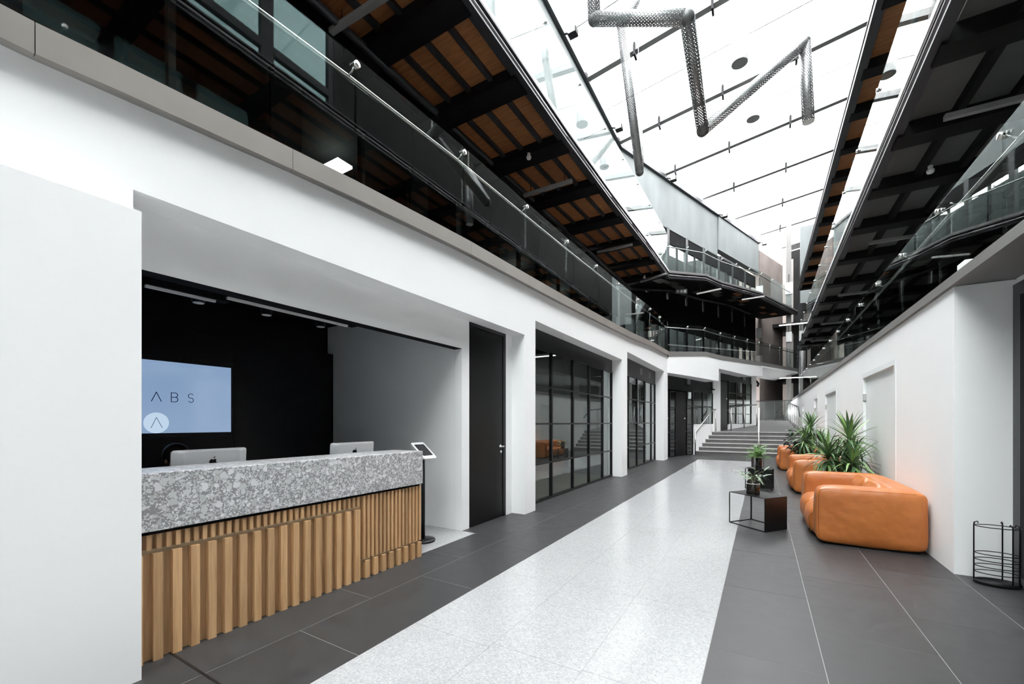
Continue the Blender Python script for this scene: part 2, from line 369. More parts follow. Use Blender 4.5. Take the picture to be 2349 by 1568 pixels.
# ramp beyond the stairs
def zramp(y): return 0.99 + max(0.0, y-22.0)*0.0675
rm = MB(); rm.hexa([(-3.2, 21.605, 0), (3.4, 21.605, 0), (3.4, 22.0, 0), (-3.2, 22.0, 0), (-3.2, 21.605, .99), (3.4, 21.605, .99), (3.4, 22, .99), (-3.2, 22, .99)])
rm.hexa([(-3.2, 22.0, 0), (3.4, 22.0, 0), (3.4, 38, 0), (-3.2, 38, 0), (-3.2, 22, .99), (3.4, 22, .99), (3.4, 38, zramp(38)), (-3.2, 38, zramp(38))])
struct(rm.build('floor_ramp', 'step_stone'))

# stairs
st = thing('staircase', 'dark grey stone staircase of six wide steps with pale nosings', 'stairs')
for i in range(6):
    xl = -2.55 + 0.105*i
    z = 0.165*(i+1); y0 = 19.95+0.32*i
    s = BX(xl, 1.525, y0, 21.6, z-.165, z-.03).build('step', 'step_stone', st)
    BX(xl-.005, 1.525, y0-.03, 21.6, z-.03, z).build('nosing', 'nosing', s)

# ================================================================== LEFT WALL, wing one
def zl2(y): return interp(ZL2, y)
wl = MB()
def bulk(y0, y1, zb, n=4):
    for i in range(n):
        a = y0+(y1-y0)*i/n; b = y0+(y1-y0)*(i+1)/n
        wl.seg((-3.10, a), (-3.10, b), 0, 0.36, zb, (zl2(a)-.15, zl2(b)-.15))
bulk(-5, 0.94, 2.3); bulk(0.94, 5.56, 2.74, 5); bulk(5.56, 5.91, 0, 1); bulk(5.91, 10.73, 3.03, 5); bulk(10.73, 11.22, 0, 1); bulk(11.22, 16.15, 3.31, 5); bulk(16.15, 16.86, 0, 1)
wl.box(-3.45, -3.33, 4.30, 4.46, 0, 2.75)            # pier beside the alcove
wl.box(-3.45, -3.33, 0.5, 4.30, 2.36, 2.75)          # beam over the alcove
wl.box(-3.50, -3.33, 5.38, 5.57, 0, 2.75)
struct(wl.build('wall_left', 'white_paint'))
struct(BX(-3.6, -2.90, -5, 0.915, 0, 2.55).build('wall_left_pier', 'white_paint'))

# fascia with separate boards, wing one and two
fs = sempty('trim_1')
ys = [-5, -2.5, 0.55, 1.85, 4.1, 5.6, 7.3, 9.2, 11.4, 13.0, 14.4, 15.6, 16.75]
for a, b in zip(ys, ys[1:]):
    mb = MB(); n = 4
    for i in range(n):
        p = a+.002+(b-a-.004)*i/n; q = a+.002+(b-a-.004)*(i+1)/n
        mb.seg((-3.03, p), (-3.03, q), 0, .04, (zl2(p)-.155, zl2(q)-.155), (zl2(p), zl2(q)))
    mb.build('fascia_board', 'fascia_beige', fs)
    mb = MB().seg((-3.06, a), (-3.06, b), 0, .30, (zl2(a)-.15, zl2(b)-.15), (zl2(a)-.05, zl2(b)-.05)); mb.build('fascia_underside', 'grey_trim', fs)
tt = [0, 1.5, 3.03, 4.48, 6.8, 9.05, 12, 14.8]
for a, b in zip(tt, tt[1:]):
    za, zb = interp(ZL2B, a), interp(ZL2B, b)
    MB().seg(W2(a), W2(b), 0, .3, (za-.19, zb-.19), (za, zb)).build('fascia_board', 'grey_trim', fs)

# wing two ground wall: canted bulkhead and piers
q0, q1, q2, q3 = Vector((-3.45, 17.05)), Vector((-2.55, 19.9)), Vector((-2.0, 21.5)), Vector((-0.5, 25.7))
w3 = MB()
def canted(t0, t1, p0, p1, zb0, zb1):
    a, b = W2(t0), W2(t1); za, zb = interp(ZL2B, t0)-.19, interp(ZL2B, t1)-.19
    P0 = Vector(p0); P1 = Vector(p1)
    w3.hexa([(P0.x, P0.y, zb0), (P1.x, P1.y, zb1), (P1.x-.3, P1.y+.1, zb1), (P0.x-.3, P0.y+.1, zb0),
             (a.x, a.y, za), (b.x, b.y, zb), (b.x-.5, b.y+.17, zb), (a.x-.5, a.y+.17, za)])
u1 = (q1-q0).normalized(); u2 = (q3-q2).normalized(); nn1 = Vector((-u1.y, u1.x)); nn2 = Vector((-u2.y, u2.x))
def Q1(t, o=0): return q0+u1*t+nn1*o
def Q2(t, o=0): return q2+u2*t+nn2*o
for t0, t1, zb0, zb1 in ((0, 1.5, 3.31, 3.30), (1.5, 3.03, 3.30, 3.28), (3.03, 3.71, 3.28, 3.26), (3.71, 4.26, 3.26, 3.26), (4.26, 4.48, 3.82, 3.82), (4.48, 6.8, 3.82, 3.76), (6.8, 7.73, 3.76, 3.73), (7.73, 9.3, 3.73, 3.84)):
    w3.seg(W2(t0), W2(t1), .012, .75, (zb0, zb1), (interp(ZL2B, t0)-.19, interp(ZL2B, t1)-.19))
w3.seg(Q1(4.85, -.06), Q2(0.78, -.06), 0, .3, 0, 4.0)         # pier between the two glazed bays
w3.seg(Q2(4.5, -.06), Q2(5.05, -.06), 0, .3, 0, 3.95)         # last pier
w3.seg(Q1(2.95, -.03), Q1(4.9, -.03), 0, .15, 0, 1.34)        # white sill beside the stairs
w3.seg(Q2(1.77, -.03), Q2(4.5, -.03), 0, .15, 0, 1.34)
struct(w3.build('wall_left_wing', 'white_paint'))
# underside of the balcony where it leaves the wall
a, b = W2(9.05), W2(14.8)
pa, pb = Q2(5.1), Q2(10.5)
so = MB(); so.hexa([(a.x, a.y, 4.30), (b.x, b.y, 4.38), (pb.x-.8, pb.y+.4, 4.1), (pa.x-.5, pa.y+.2, 4.0), (a.x, a.y, 4.37), (b.x, b.y, 4.5), (pb.x-.8, pb.y+.4, 4.5), (pa.x-.5, pa.y+.2, 4.37)])
struct(so.build('ceiling_balcony_end', 'white_paint'))

# ---- alcove
al = sempty('wall_alcove')
BX(-6.3, -6.08, -0.5, 4.45, 0, 3.2).build('back_panel', 'black_panel', al)
for a, b in ((-.5, 0.62), (0.625, 1.13), (2.825, 4.3)):
    BX(-6.08, -5.93, a, b-.006, 0, 2.5).build('back_panel', 'black_panel', al)
BX(-6.08, -5.93, 1.135, 2.819, 2.16, 2.5).build('back_panel', 'black_panel', al)
BX(-6.08, -5.93, 1.135, 2.819, 0, 1.23).build('back_panel', 'black_panel', al)
BX(-6.3, -3.452, 4.30, 4.45, 0, 3.2).build('side_wall', 'white_paint', al)
BX(-6.3, -3.4, -0.65, -0.5, 0, 3.2).build('side_wall', 'black_panel', al)
struct(BX(-6.3, -3.34, -.5, 4.3, 2.95, 3.05).build('ceiling_alcove', 'black_matte'))
BX(-3.45, -3.332, .5, 4.299, 2.355, 2.362).build('beam_underside', 'black_matte', al)

# ---- doors
d1 = sempty('door_1', 'tall black flush door beside the reception alcove')
BX(-3.40, -3.335, 4.47, 5.30, 0.01, 2.68).build('door_leaf', 'black_panel', d1)
fr = MB(); fr.box(-3.45, -3.325, 5.305, 5.375, 0, 2.75); fr.box(-3.45, -3.325, 4.46, 5.305, 2.69, 2.75); fr.build('door_frame', 'black_metal', d1)
h = MB(); h.tube([(-3.335, 5.24, 1.05), (-3.27, 5.24, 1.05), (-3.27, 5.12, 1.05)], .011, 8); h.lathe([(.001, 0), (.024, 0), (.024, .01), (.001, .01)], (0, 0, 0))
h = MB(); h.tube([(-3.335, 5.24, 1.05), (-3.275, 5.24, 1.05), (-3.27, 5.235, 1.05), (-3.27, 5.11, 1.05)], .011, 8); h.tube([(-3.337, 5.24, 1.05), (-3.327, 5.24, 1.05)], .026, 14); h.tube([(-3.337, 5.24, 0.97), (-3.322, 5.24, 0.97)], .02, 12)
h.build('door_handle', 'steel', d1, True)

# ---- glazed screens of wing one
def glazing(name, label, x, y0, y1, ztop, hb, cols, rows, header_joints=()):
    w = sempty(name, label)
    js = [y0]+list(header_joints)+[y1]
    for a, b in zip(js, js[1:]): BX(x-.08, x+.02, a+.002, b-.002, hb+.03, ztop).build('header_panel', 'black_metal', w)
    cs = [y0]+cols+[y1]
    for c in cols: BX(x-.03, x+.03, c-.022, c+.022, .04, hb).build('mullion', 'black_metal', w)
    for c in (y0+.02, y1-.02): BX(x-.03, x+.03, c-.02, c+.02, 0.04, hb).build('mullion', 'black_metal', w)
    BX(x-.04, x+.035, y0, y1, 0, .04).build('bottom_rail', 'black_metal', w); BX(x-.04, x+.035, y0, y1, hb, hb+.03).build('top_rail', 'black_metal', w)
    rs = [.04]+rows+[hb]
    for a, b in zip(cs, cs[1:]):
        for r in rows: BX(x-.022, x+.022, a+.022, b-.022, r-.016, r+.016).build('glazing_bar', 'black_metal', w)
        for r, q in zip(rs, rs[1:]): BX(x-.004, x+.004, a+.005, b-.005, r+.012, q-.012).build('pane', 'window_glass', w)
    return w
glazing('window_1', 'black steel framed glass screen, the wide one beside the black door', -3.38, 5.915, 10.725, 3.03, 2.70, [7.07, 8.10, 9.05, 10.0], [0.67, 1.38, 2.05], (8.35,))
w2 = glazing('window_2', 'black steel framed glass screen with two vents in its header', -3.43, 11.225, 16.145, 3.31, 2.80, [12.5, 13.5, 14.5, 15.5], [0.66, 1.39, 2.12], (12.6, 14.3))
for y in (14.0, 15.2): BX(-3.43, -3.405, y-.16, y+.16, 2.98, 3.18).build('vent', 'grey_plastic', w2)

# ---- wing two glazed bays
def bay(name, label, Q, t0, t1, zt, zb_door, parts, hb, mods):
    w = sempty(name, label)
    MB().seg(Q(t0), Q(t1), 0, .08, hb, zt).build('header_panel', 'black_panel', w)
    for (kind, a, b, z0, z1, cols, rows) in parts:
        if kind == 'door':
            d = MB().seg(Q(a+.01), Q(b-.01), .0, .06, z0+.01, z1).build('door_leaf', 'black_panel', w)
            p = Q(b-.08, -.06); hh = MB(); p0 = Q(b-.08, 0); p2 = Q(b-.2, -.06)
            hh.tube([(p0.x, p0.y, z0+1.02), (p.x, p.y, z0+1.02), (p2.x, p2.y, z0+1.02)], .013, 8); hh.build('door_handle', 'steel', d)
            p3 = Q(b-.1, -.004); MB().seg(Q(b-.16), Q(b-.06), -.006, 0, z0+1.56, z0+1.61).build('number_plate', 'white_plastic', d)
        else:
            cs = [a]+cols+[b]
            for c in cs: MB().seg(Q(c-.025), Q(c+.025), -.03, .03, z0, z1).build('mullion', 'black_metal', w)
            rs = [z0]+rows+[z1]
            for c, e in zip(cs, cs[1:]):
                for r in rs: MB().seg(Q(c+.02), Q(e-.02), -.02, .02, r-.018, r+.018).build('glazing_bar', 'black_metal', w)
                for r, s in zip(rs, rs[1:]): MB().seg(Q(c+.02), Q(e-.02), -.004, .004, r+.012, s-.012).build('pane', 'window_glass', w)
    for (tt_, zz, ww, hh_) in mods: MB().seg(Q(tt_), Q(tt_+ww), -.05, 0, zz, zz+hh_).build('exit_sign_box', 'grey_plastic', w)
    return w
bay('window_3', 'black door screen at the foot of the stairs with two doors', Q1, -.1, 4.88, 3.42, 0,
    [('door', -.05, .74, 0, 2.7, [], []), ('glass', .8, 1.3, 0.02, 2.68, [], [.68, 1.34, 2.02]), ('door', 1.36, 2.22, 0, 2.7, [], []),
     ('glass', 2.28, 2.82, .02, 2.74, [], [.68, 1.34, 2.13]), ('glass', 2.86, 4.86, 1.34, 2.78, [3.8], [2.13])], 2.76, [(2.3, 3.05, .22, .22)])
bay('window_4', 'black door and glass screen on the landing above the stairs', Q2, .78, 4.5, 3.98, .99,
    [('door', .8, 1.68, .99, 3.4, [], []), ('glass', 1.75, 4.48, 1.34, 3.45, [2.62, 3.52], [1.85, 2.35, 2.88])], 3.45, [(3.4, 3.6, .3, .16)])
cm = thing('security_camera', 'small black security camera on the header beside the white pier', 'camera')
p = Q1(4.75, -.03); mb = MB(); mb.tube([(p.x, p.y, 2.95), (p.x+.12, p.y-.2, 2.93)], .03, 10); mb.build('camera_body', 'black_metal', cm)
MB().box(p.x-.04, p.x+.04, p.y-.02, p.y+.04, 2.93, 3.0).build('bracket', 'black_metal', cm)

# rooms behind the glass
rooms = sempty('wall_rooms')
BX(-9.4, -9.3, 4.46, 16.8, 0, 3.4).build('room_back_wall', 'room_wall', rooms)
BX(-9.4, -3.5, 5.55, 5.75, 0, 3.4).build('room_partition', 'room_wall', rooms)
BX(-9.4, -3.5, 10.8, 11.1, 0, 3.4).build('room_partition', 'room_wall', rooms)
BX(-9.4, -3.5, 16.4, 16.8, 0, 3.4).build('room_partition', 'room_wall', rooms)
BX(-9.4, -3.45, 4.46, 16.8, 3.42, 3.5).build('room_ceiling', 'black_matte', rooms)
MB().seg((-6.0, 17.0), (-2.2, 27.5), 0, .1, 0, 4.1).build('room_back_wall', 'room_wall', rooms)
MB().seg((-.75, 26.2), (-2.3, 27.6), 0, -.1, 0, 4.2).build('room_partition', 'room_wall', rooms)
MB().seg(Q1(4.7, .3), Q1(4.7, 3.0), 0, .1, 0, 4.0).build('room_partition', 'room_wall', rooms)
MB().seg((-6, 17.0), (-3.6, 16.9), 0, .1, 0, 3.5).build('room_partition', 'room_wall', rooms)
MB().hexa([(-3.4, 17.0, 3.9), (-6, 17.0, 3.9), (-2.2, 27.5, 3.98), (-.6, 26, 3.98), (-3.4, 17.0, 3.99), (-6, 17.0, 3.99), (-2.2, 27.5, 4.05), (-.6, 26, 4.05)]).build('room_ceiling', 'black_matte', rooms)
def lamp_bar(label, p, q, z, group, w=.06, mat='lamp_white', h=.05, cat='lamp', name='linear_lamp'):
    L = thing(name, label, cat, group=group)
    MB().seg(p, q, -w/2, w/2, z+.012, z+h).build('housing', 'aluminium', L)
    MB().seg(p, q, -w*.42, w*.42, z, z+.012).build('diffuser', mat, L)
    return L
for i, y in enumerate((6.8, 8.6, 10.2)):
    lamp_bar(['nearest', 'middle', 'farthest'][i]+' lit strip lamp on the ceiling behind the wide glass screen', (-8.2, y), (-4.6, y), 3.2, 'strip lamps behind the wide glass screen')
for i, y in enumerate((12.2, 13.6, 15.2)):
    lamp_bar(['nearest', 'middle', 'farthest'][i]+' lit strip lamp on the ceiling behind the vented glass screen', (-8.2, y), (-4.8, y), 3.2, 'strip lamps behind the vented glass screen')
p, q = Q2(2.0, .8), Q2(3.2, .8); lamp_bar('warm amber lamp glowing behind the landing glass', (p.x, p.y), (q.x, q.y), 3.2, None, .25, 'lamp_warm')

# ================================================================== RIGHT WALL
wr = MB()
doors = [(7.41, 9.45), (12.54, 14.53), (16.33, 17.35), (21.41, 22.07)]
y = 5.42
for a, b in doors:
    wr.box(1.53, 1.75, y, a, 0, 2.66); wr.box(1.53, 1.75, a, b, 2.20, 2.66); y = b
wr.box(1.53, 1.75, y, 31, 0, 2.66)
wr.box(1.75, 1.92, 5.42, 5.7, 0, 2.66)
wr.box(1.66, 1.95, 5.62, 5.8, 2.66, 2.95)
wr.box(1.92, 2.2, -5, 5.42, 2.62, 2.92)
struct(wr.build('wall_right', 'white_paint'))
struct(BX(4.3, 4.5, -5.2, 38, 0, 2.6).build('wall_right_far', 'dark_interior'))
for i, (a, b) in enumerate(doors):
    d = sempty('door_%d' % (i+2), ['white flush door in the right wall nearest the leather sofa', 'white flush door in the right wall behind the palms', 'narrow white door further along the right wall', 'farthest white door in the right wall'][i])
    BX(1.566, 1.61, a+.001, b-.001, 0.005, 2.185).build('door_leaf', 'white_door', d)
    f = MB(); f.box(1.524, 1.6, a-.05, a+.025, 0, 2.25); f.box(1.524, 1.6, b-.025, b+.05, 0, 2.25); f.box(1.524, 1.6, a+.025, b-.025, 2.175, 2.25); f.build('door_frame', 'white_door', d)
    BX(1.525, 1.565, b-.06, b-.02, 1.78, 1.9).build('hinge', 'steel', d)
de = sempty('door_6', 'black framed entrance door at the right edge')
f = MB(); f.box(1.9, 2.05, 5.3, 5.419, 0, 2.61); f.box(1.9, 2.05, 3.0, 5.3, 2.5, 2.61); f.box(1.9, 2.05, 3.0, 5.3, 0, .07); f.build('door_frame', 'dark_steel', de)
f = MB(); f.box(1.95, 2.02, 5.16, 5.29, .08, 2.49); f.box(1.95, 2.02, 3.05, 3.2, .08, 2.49); f.box(1.95, 2.02, 3.2, 5.16, 2.36, 2.49); f.box(1.95, 2.02, 3.2, 5.16, .08, .25); f.build('door_leaf', 'black_panel', de)
BX(1.98, 1.99, 3.2, 5.16, .25, 2.36).build('pane', 'screen_glass_dark', de)
struct(BX(1.92, 2.2, -5, 3.0, 0, 2.62).build('wall_entrance', 'white_paint'))

# right galleries
rg = sempty('ceiling_right_gallery')
BX(1.50, 4.3, -5, 28.6, 2.665, 2.755).build('gallery_slab', 'grey_trim', rg)
def xr3(y): return 1.40 + .0092*(y-1)
# L3 right: edge channel, beams, joists, soffit panels
e3 = MB(); e3.seg((xr3(-5)+.04, -5), (xr3(27)+.04, 27), -.12, 0, 5.24, 5.27); e3.build('edge_flange', 'dark_steel', rg)
e3 = MB(); e3.seg((xr3(-5)+.10, -5), (xr3(27)+.10, 27), -.03, 0, 5.27, 5.40); e3.build('edge_web', 'dark_steel', rg)
e3 = MB(); e3.tube([(xr3(-5)+.06, -5, 5.33), (xr3(27)+.06, 27, 5.33)], .035, 12); e3.build('edge_tube', 'channel_steel', rg, True)
e3 = MB(); e3.seg((xr3(-5)+.03, -5), (xr3(27)+.03, 27), -.12, 0, 5.40, 5.43); e3.build('edge_flange', 'dark_steel', rg)
e3 = MB(); e3.seg((xr3(-5)+.02, -5), (xr3(27)+.02, 27), -.10, 0, 5.43, 5.50); e3.build('slab_edge', 'white_plastic', rg)
BX(1.72, 4.3, -5, 27, 5.42, 5.5).build('gallery_slab', 'dark_grey_panel', rg)
by = [-2.2, .6, 3.4, 6.0, 7.6, 9.1, 10.7, 12.6, 14.6, 16.6, 18.6, 20.8, 23.0, 25]
for a in by: BX(1.56, 4.25, a-.16, a+.16, 5.20, 5.42).build('beam', 'beam_black', rg)
jx = [1.62, 2.12, 2.62, 3.12, 3.62, 4.2]
for x in jx[1:-1]: BX(x-.04, x+.04, -5, 27, 5.27, 5.42).build('joist', 'beam_black', rg)
for a, b in zip(by, by[1:]):
    for x, x2 in zip(jx, jx[1:]): BX(x+.045, x2-.045, a+.165, b-.165, 5.385, 5.415).build('soffit_panel', 'dark_grey_panel', rg)
# L4 right: orange soffit
for z0, z1, o0, o1, m in ((7.76, 7.79, 0, .14, 'dark_steel'), (7.79, 7.93, .08, .11, 'dark_steel'), (7.93, 7.96, 0, .14, 'dark_steel')):
    BX(1.49+o0, 1.49+o1, -5, 24.3, z0, z1).build('edge_flange', m, rg)
MB().tube([(1.53, -5, 7.86), (1.53, 24.3, 7.86)], .035, 12).build('edge_tube', 'channel_steel', rg, True)
BX(1.60, 4.3, -5, 24.3, 7.955, 8.05).build('gallery_slab', 'dark_grey_panel', rg)
b4 = [-1.4, .6, 2.6, 4.6, 6.5, 8.3, 9.85, 11.1, 12.4, 13.75, 15.2, 16.6, 18.2, 19.8, 21.4, 23, 24.2]
for a in b4: BX(1.58, 4.25, a-.13, a+.13, 7.74, 7.95).build('beam', 'beam_black', rg)
for x in (2.12, 2.66, 3.2, 3.74): BX(x-.03, x+.03, -5, 24.3, 7.84, 7.95).build('joist', 'beam_black', rg)
xs4 = [1.62, 2.12, 2.66, 3.2, 3.74, 4.25]
for a, b in zip(b4, b4[1:]):
    for x, x2 in zip(xs4, xs4[1:]): BX(x+.035, x2-.035, a+.135, b-.135, 7.925, 7.953).build('soffit_board', 'plywood', rg)
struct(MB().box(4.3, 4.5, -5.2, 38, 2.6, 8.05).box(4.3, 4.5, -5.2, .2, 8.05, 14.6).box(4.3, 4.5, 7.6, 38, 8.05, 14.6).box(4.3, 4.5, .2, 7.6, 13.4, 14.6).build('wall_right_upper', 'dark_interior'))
wu = sempty('window_6', 'tinted side windows high above the right gallery')
for i in range(4):
    y = .2+1.85*i
    for z, z2 in ((8.1, 10.6), (10.8, 13.35)): BX(4.39, 4.40, y+.15, y+1.7, z, z2).build('pane', 'tinted_glass', wu)
    BX(4.32, 4.46, y+.15, y+1.7, 10.6, 10.8).build('transom', 'beam_black', wu); BX(4.32, 4.46, y-.15, y+.15, 8.05, 13.4).build('mullion', 'beam_black', wu)
BX(4.32, 4.46, 7.44, 7.61, 8.05, 13.4).build('mullion', 'beam_black', wu)
wq = sempty('window_5', 'dark glazed partition at the back of the right gallery')
for i in range(11):
    y = 3+2.0*i
    BX(4.24, 4.3, y, y+1.9, 2.76, 4.7).build('pane', 'screen_glass_dark', wq); BX(4.2, 4.3, y+1.9, y+2.0, 2.76, 5.2).build('mullion', 'beam_black', wq)

# ================================================================== LEFT GALLERY L3 SOFFIT, wing one
lg = sempty('ceiling_left_gallery')
def z3(y): return interp(ZL3, y)
beams = [-4.2, -2.4, -.7, .9, 2.45, 4.0, 5.45, 7.1, 8.85, 10.7, 12.6, 14.6, 16.3]
jx = [-3.10, -3.52, -3.93, -4.33, -4.73, -5.05]
for a in beams:
    z = z3(a); BX(-5.05, -3.1, a-.19, a+.19, z-.05, z+.2).build('beam', 'beam_black', lg)
for a, b in zip(beams, beams[1:]):
    za, zb = z3(a), z3(b)
    for x in jx[1:-1]: MB().seg((x+.035, a+.19), (x+.035, b-.19), 0, .07, (za+.06, zb+.06), (za+.2, zb+.2)).build('joist', 'dark_steel', lg)
    for i, (x, x2) in enumerate(zip(jx, jx[1:])):
        MB().seg((x-.04, a+.192), (x-.04, b-.192), 0, (x-x2)-.08, (za+.12, zb+.12), (za+.15, zb+.15)).build('soffit_board', 'plywood' if i < 4 else 'black_matte', lg)
def edge(segs, mats_):
    for (p, q, za, zb) in segs:
        for o0, o1, h0, h1, m, nm in mats_:
            MB().seg(p, q, o0, o1, (za+h0, zb+h0), (za+h1, zb+h1)).build(nm, m, lg)
        p_, q_ = Vector(p), Vector(q); e = (q_-p_).normalized(); n = Vector((-e.y, e.x))
        MB().tube([((p_+n*.03).x, (p_+n*.03).y, za+.10), ((q_+n*.03).x, (q_+n*.03).y, zb+.10)], .038, 12).build('edge_tube', 'channel_steel', lg, True)
prof = [(-.01, .13, 0, .03, 'dark_steel', 'edge_flange'), (.07, .10, .03, .18, 'dark_steel', 'edge_web'), (-.01, .13, .18, .21, 'dark_steel', 'edge_flange'), (.0, .1, .21, .29, 'white_plastic', 'slab_edge')]
yy = [-5, 1, 4, 7, 9.6, 11.4, 13, 15, 16.75]
edge([((-3.03, a), (-3.03, b), z3(a)-.02, z3(b)-.02) for a, b in zip(yy, yy[1:])], prof)
t3 = [0, 1.5, 3.03, 4.5, 6.8, 9, 12, 14.8]
edge([(W2(a), W2(b), interp(ZL3B, a)-.02, interp(ZL3B, b)-.02) for a, b in zip(t3, t3[1:])], prof[:3]+[(.0, .1, .21, .29, 'grey_trim', 'slab_edge')])
for a, b in zip(yy, yy[1:]): MB().seg((-3.12, a), (-3.12, b), 0, 1.93, (z3(a)+.2, z3(b)+.2), (z3(a)+.27, z3(b)+.27)).build('gallery_slab', 'black_matte', lg)
for a, b in zip(t3, t3[1:]):
    za, zb = interp(ZL3B, a), interp(ZL3B, b)
    p, q, p2, q2_ = W2(a, .12), W2(b, .12), W2(a, 2.0), W2(b, 2.0)
    MB().hexa([(p.x, p.y, za+.06), (q.x, q.y, zb+.06), (q2_.x, q2_.y, zb+.06), (p2.x, p2.y, za+.06), (p.x, p.y, za+.2), (q.x, q.y, zb+.2), (q2_.x, q2_.y, zb+.2), (p2.x, p2.y, za+.2)]).build('gallery_slab', 'dark_interior', lg)
    n_ = max(1, round((b-a)/.75))
    for i in range(n_):
        if random.random() < .75:
            tA = a+(b-a)*(i+.1)/n_; tB = a+(b-a)*(i+.85)/n_; o = random.uniform(.2, 1.2)
            MB().seg(W2(tA, o), W2(tB, o), 0, random.uniform(.2, .45), interp(ZL3B, tA)+.045, interp(ZL3B, tA)+.062).build('soffit_board', 'dark_grey_panel' if random.random() < .6 else 'plywood', lg)
# pipe along the gallery ceiling
pp = [(-4.6, 3, z3(3)-.05), (-4.6, 16.9, 6.85)] + [(W2(t, 1.55).x, W2(t, 1.55).y, interp(ZL3B, t)-.12) for t in (0, 3, 6, 9, 12)]
tag(MB().tube(pp, .05, 10).build('ceiling_pipe', 'dark_steel', None, True), 'dark pipe running under the upper left gallery around the bend', 'pipe')

# L2 slab and back wall
l2 = sempty('floor_left_gallery')
for a, b in zip(ys, ys[1:]): MB().seg((-3.1, a), (-3.1, b), 0, 6.2, (zl2(a)-.1, zl2(b)-.1), (zl2(a)-.02, zl2(b)-.02)).build('gallery_slab', 'black_matte', l2)
for a, b in zip(tt, tt[1:]):
    za, zb = interp(ZL2B, a), interp(ZL2B, b); p, q, p2, q2_ = W2(a, .2), W2(b, .2), W2(a, 4), W2(b, 4)
    MB().hexa([(p.x, p.y, za-.1), (q.x, q.y, zb-.1), (q2_.x, q2_.y, zb-.1), (p2.x, p2.y, za-.1), (p.x, p.y, za-.02), (q.x, q.y, zb-.02), (q2_.x, q2_.y, zb-.02), (p2.x, p2.y, za-.02)]).build('gallery_slab', 'black_matte', l2)
bw = sempty('wall_left_gallery_back')
for i in range(9):
    a = -4.2+2.35*i; b = a+2.35
    if b > 17.1: b = 17.1
    BX(-5.2, -5.05, a, a+.35, zl2(a)-.1, 6.75).build('column', 'black_matte', bw)
    BX(-5.2, -5.08, a+.35, b, 5.75, 6.8).build('head_panel', 'black_matte', bw)
    BX(-5.16, -5.12, a+.35, b, zl2(a)-.1, 5.75).build('pane', 'coated_glass', bw)
    BX(-5.19, -5.09, (a+.35+b)/2-.03, (a+.35+b)/2+.03, zl2(a)-.1, 5.75).build('mullion', 'black_metal', bw)
BX(-9.3, -9.2, -5, 17.1, 3.2, 6.8).build('room_back_wall', 'dark_interior', bw)
BX(-9.3, -5.1, -5, 17.1, 6.6, 6.75).build('room_ceiling', 'dark_interior', bw)
MB().seg((-5.2, 17.12), (-9.3, 17.12), 0, .1, 3.5, 6.8).build('room_side_wall', 'dark_interior', bw)
MB().seg(W2(.3, 4.2), W2(14.8, 4.2), 0, .1, 4.0, 11).build('room_back_wall', 'room_wall', bw)
for (z0f, zt) in ((ZL2B, 6.3), (ZL3B, 10.6)):
    for i in range(8):
        a, b = .2+1.75*i, .2+1.75*(i+1); zb = interp(z0f, a)
        MB().seg(W2(a, 2.0), W2(a+.22, 2.0), 0, .12, zb, zt+.9 if zt < 7 else zt).build('column', 'dark_steel' if zt > 7 else 'black_matte', bw)
        MB().seg(W2(a+.22, 2.0), W2(b, 2.0), .02, .12, zt-.4 if zt < 7 else 9.9, interp(ZL3B, b)+.12 if zt < 7 else 10.6).build('head_panel', 'black_matte', bw)
        MB().seg(W2(a+.22, 2.03), W2(b, 2.03), 0, .02, zb, zt-.4 if zt < 7 else 9.9).build('pane', 'window_glass', bw)
        MB().seg(W2(a+.95, 2.0), W2(a+1.0, 2.0), 0, .1, zb, zt-.4 if zt < 7 else 9.9).build('mullion', 'black_metal', bw)
# upper grey rendered wall under the roof eave
MB().seg((-5.05, -5), (-5.05, 17.1), 0, .25, 6.9, 12.8).build('wall_left_upper', 'grey_render')
struct(bpy.data.objects['wall_left_upper'])
ug = MB(); ug.seg(W2(0, 2), W2(8.9, 2), 0, .25, 10.55, 12.8); ug.seg(W2(8.9, 2), W2(14.5, 2), -.06, .25, 10.9, 12.8)
struct(ug.build('wall_left_wing_upper', 'grey_render'))
struct(MB().seg(W2(-.1, 2), W2(14.6, 2), -.12, .15, 12.74, 12.9).build('trim_2', 'dark_steel'))
struct(BX(-5.1, -4.93, -5, 17.1, 12.74, 12.9).build('trim_3', 'dark_steel'))
struct(MB().seg(W2(14.5, 1.9), W2(18.6, 1.9), 0, .4, 0, 12.3).build('wall_left_far', 'pink_concrete'))

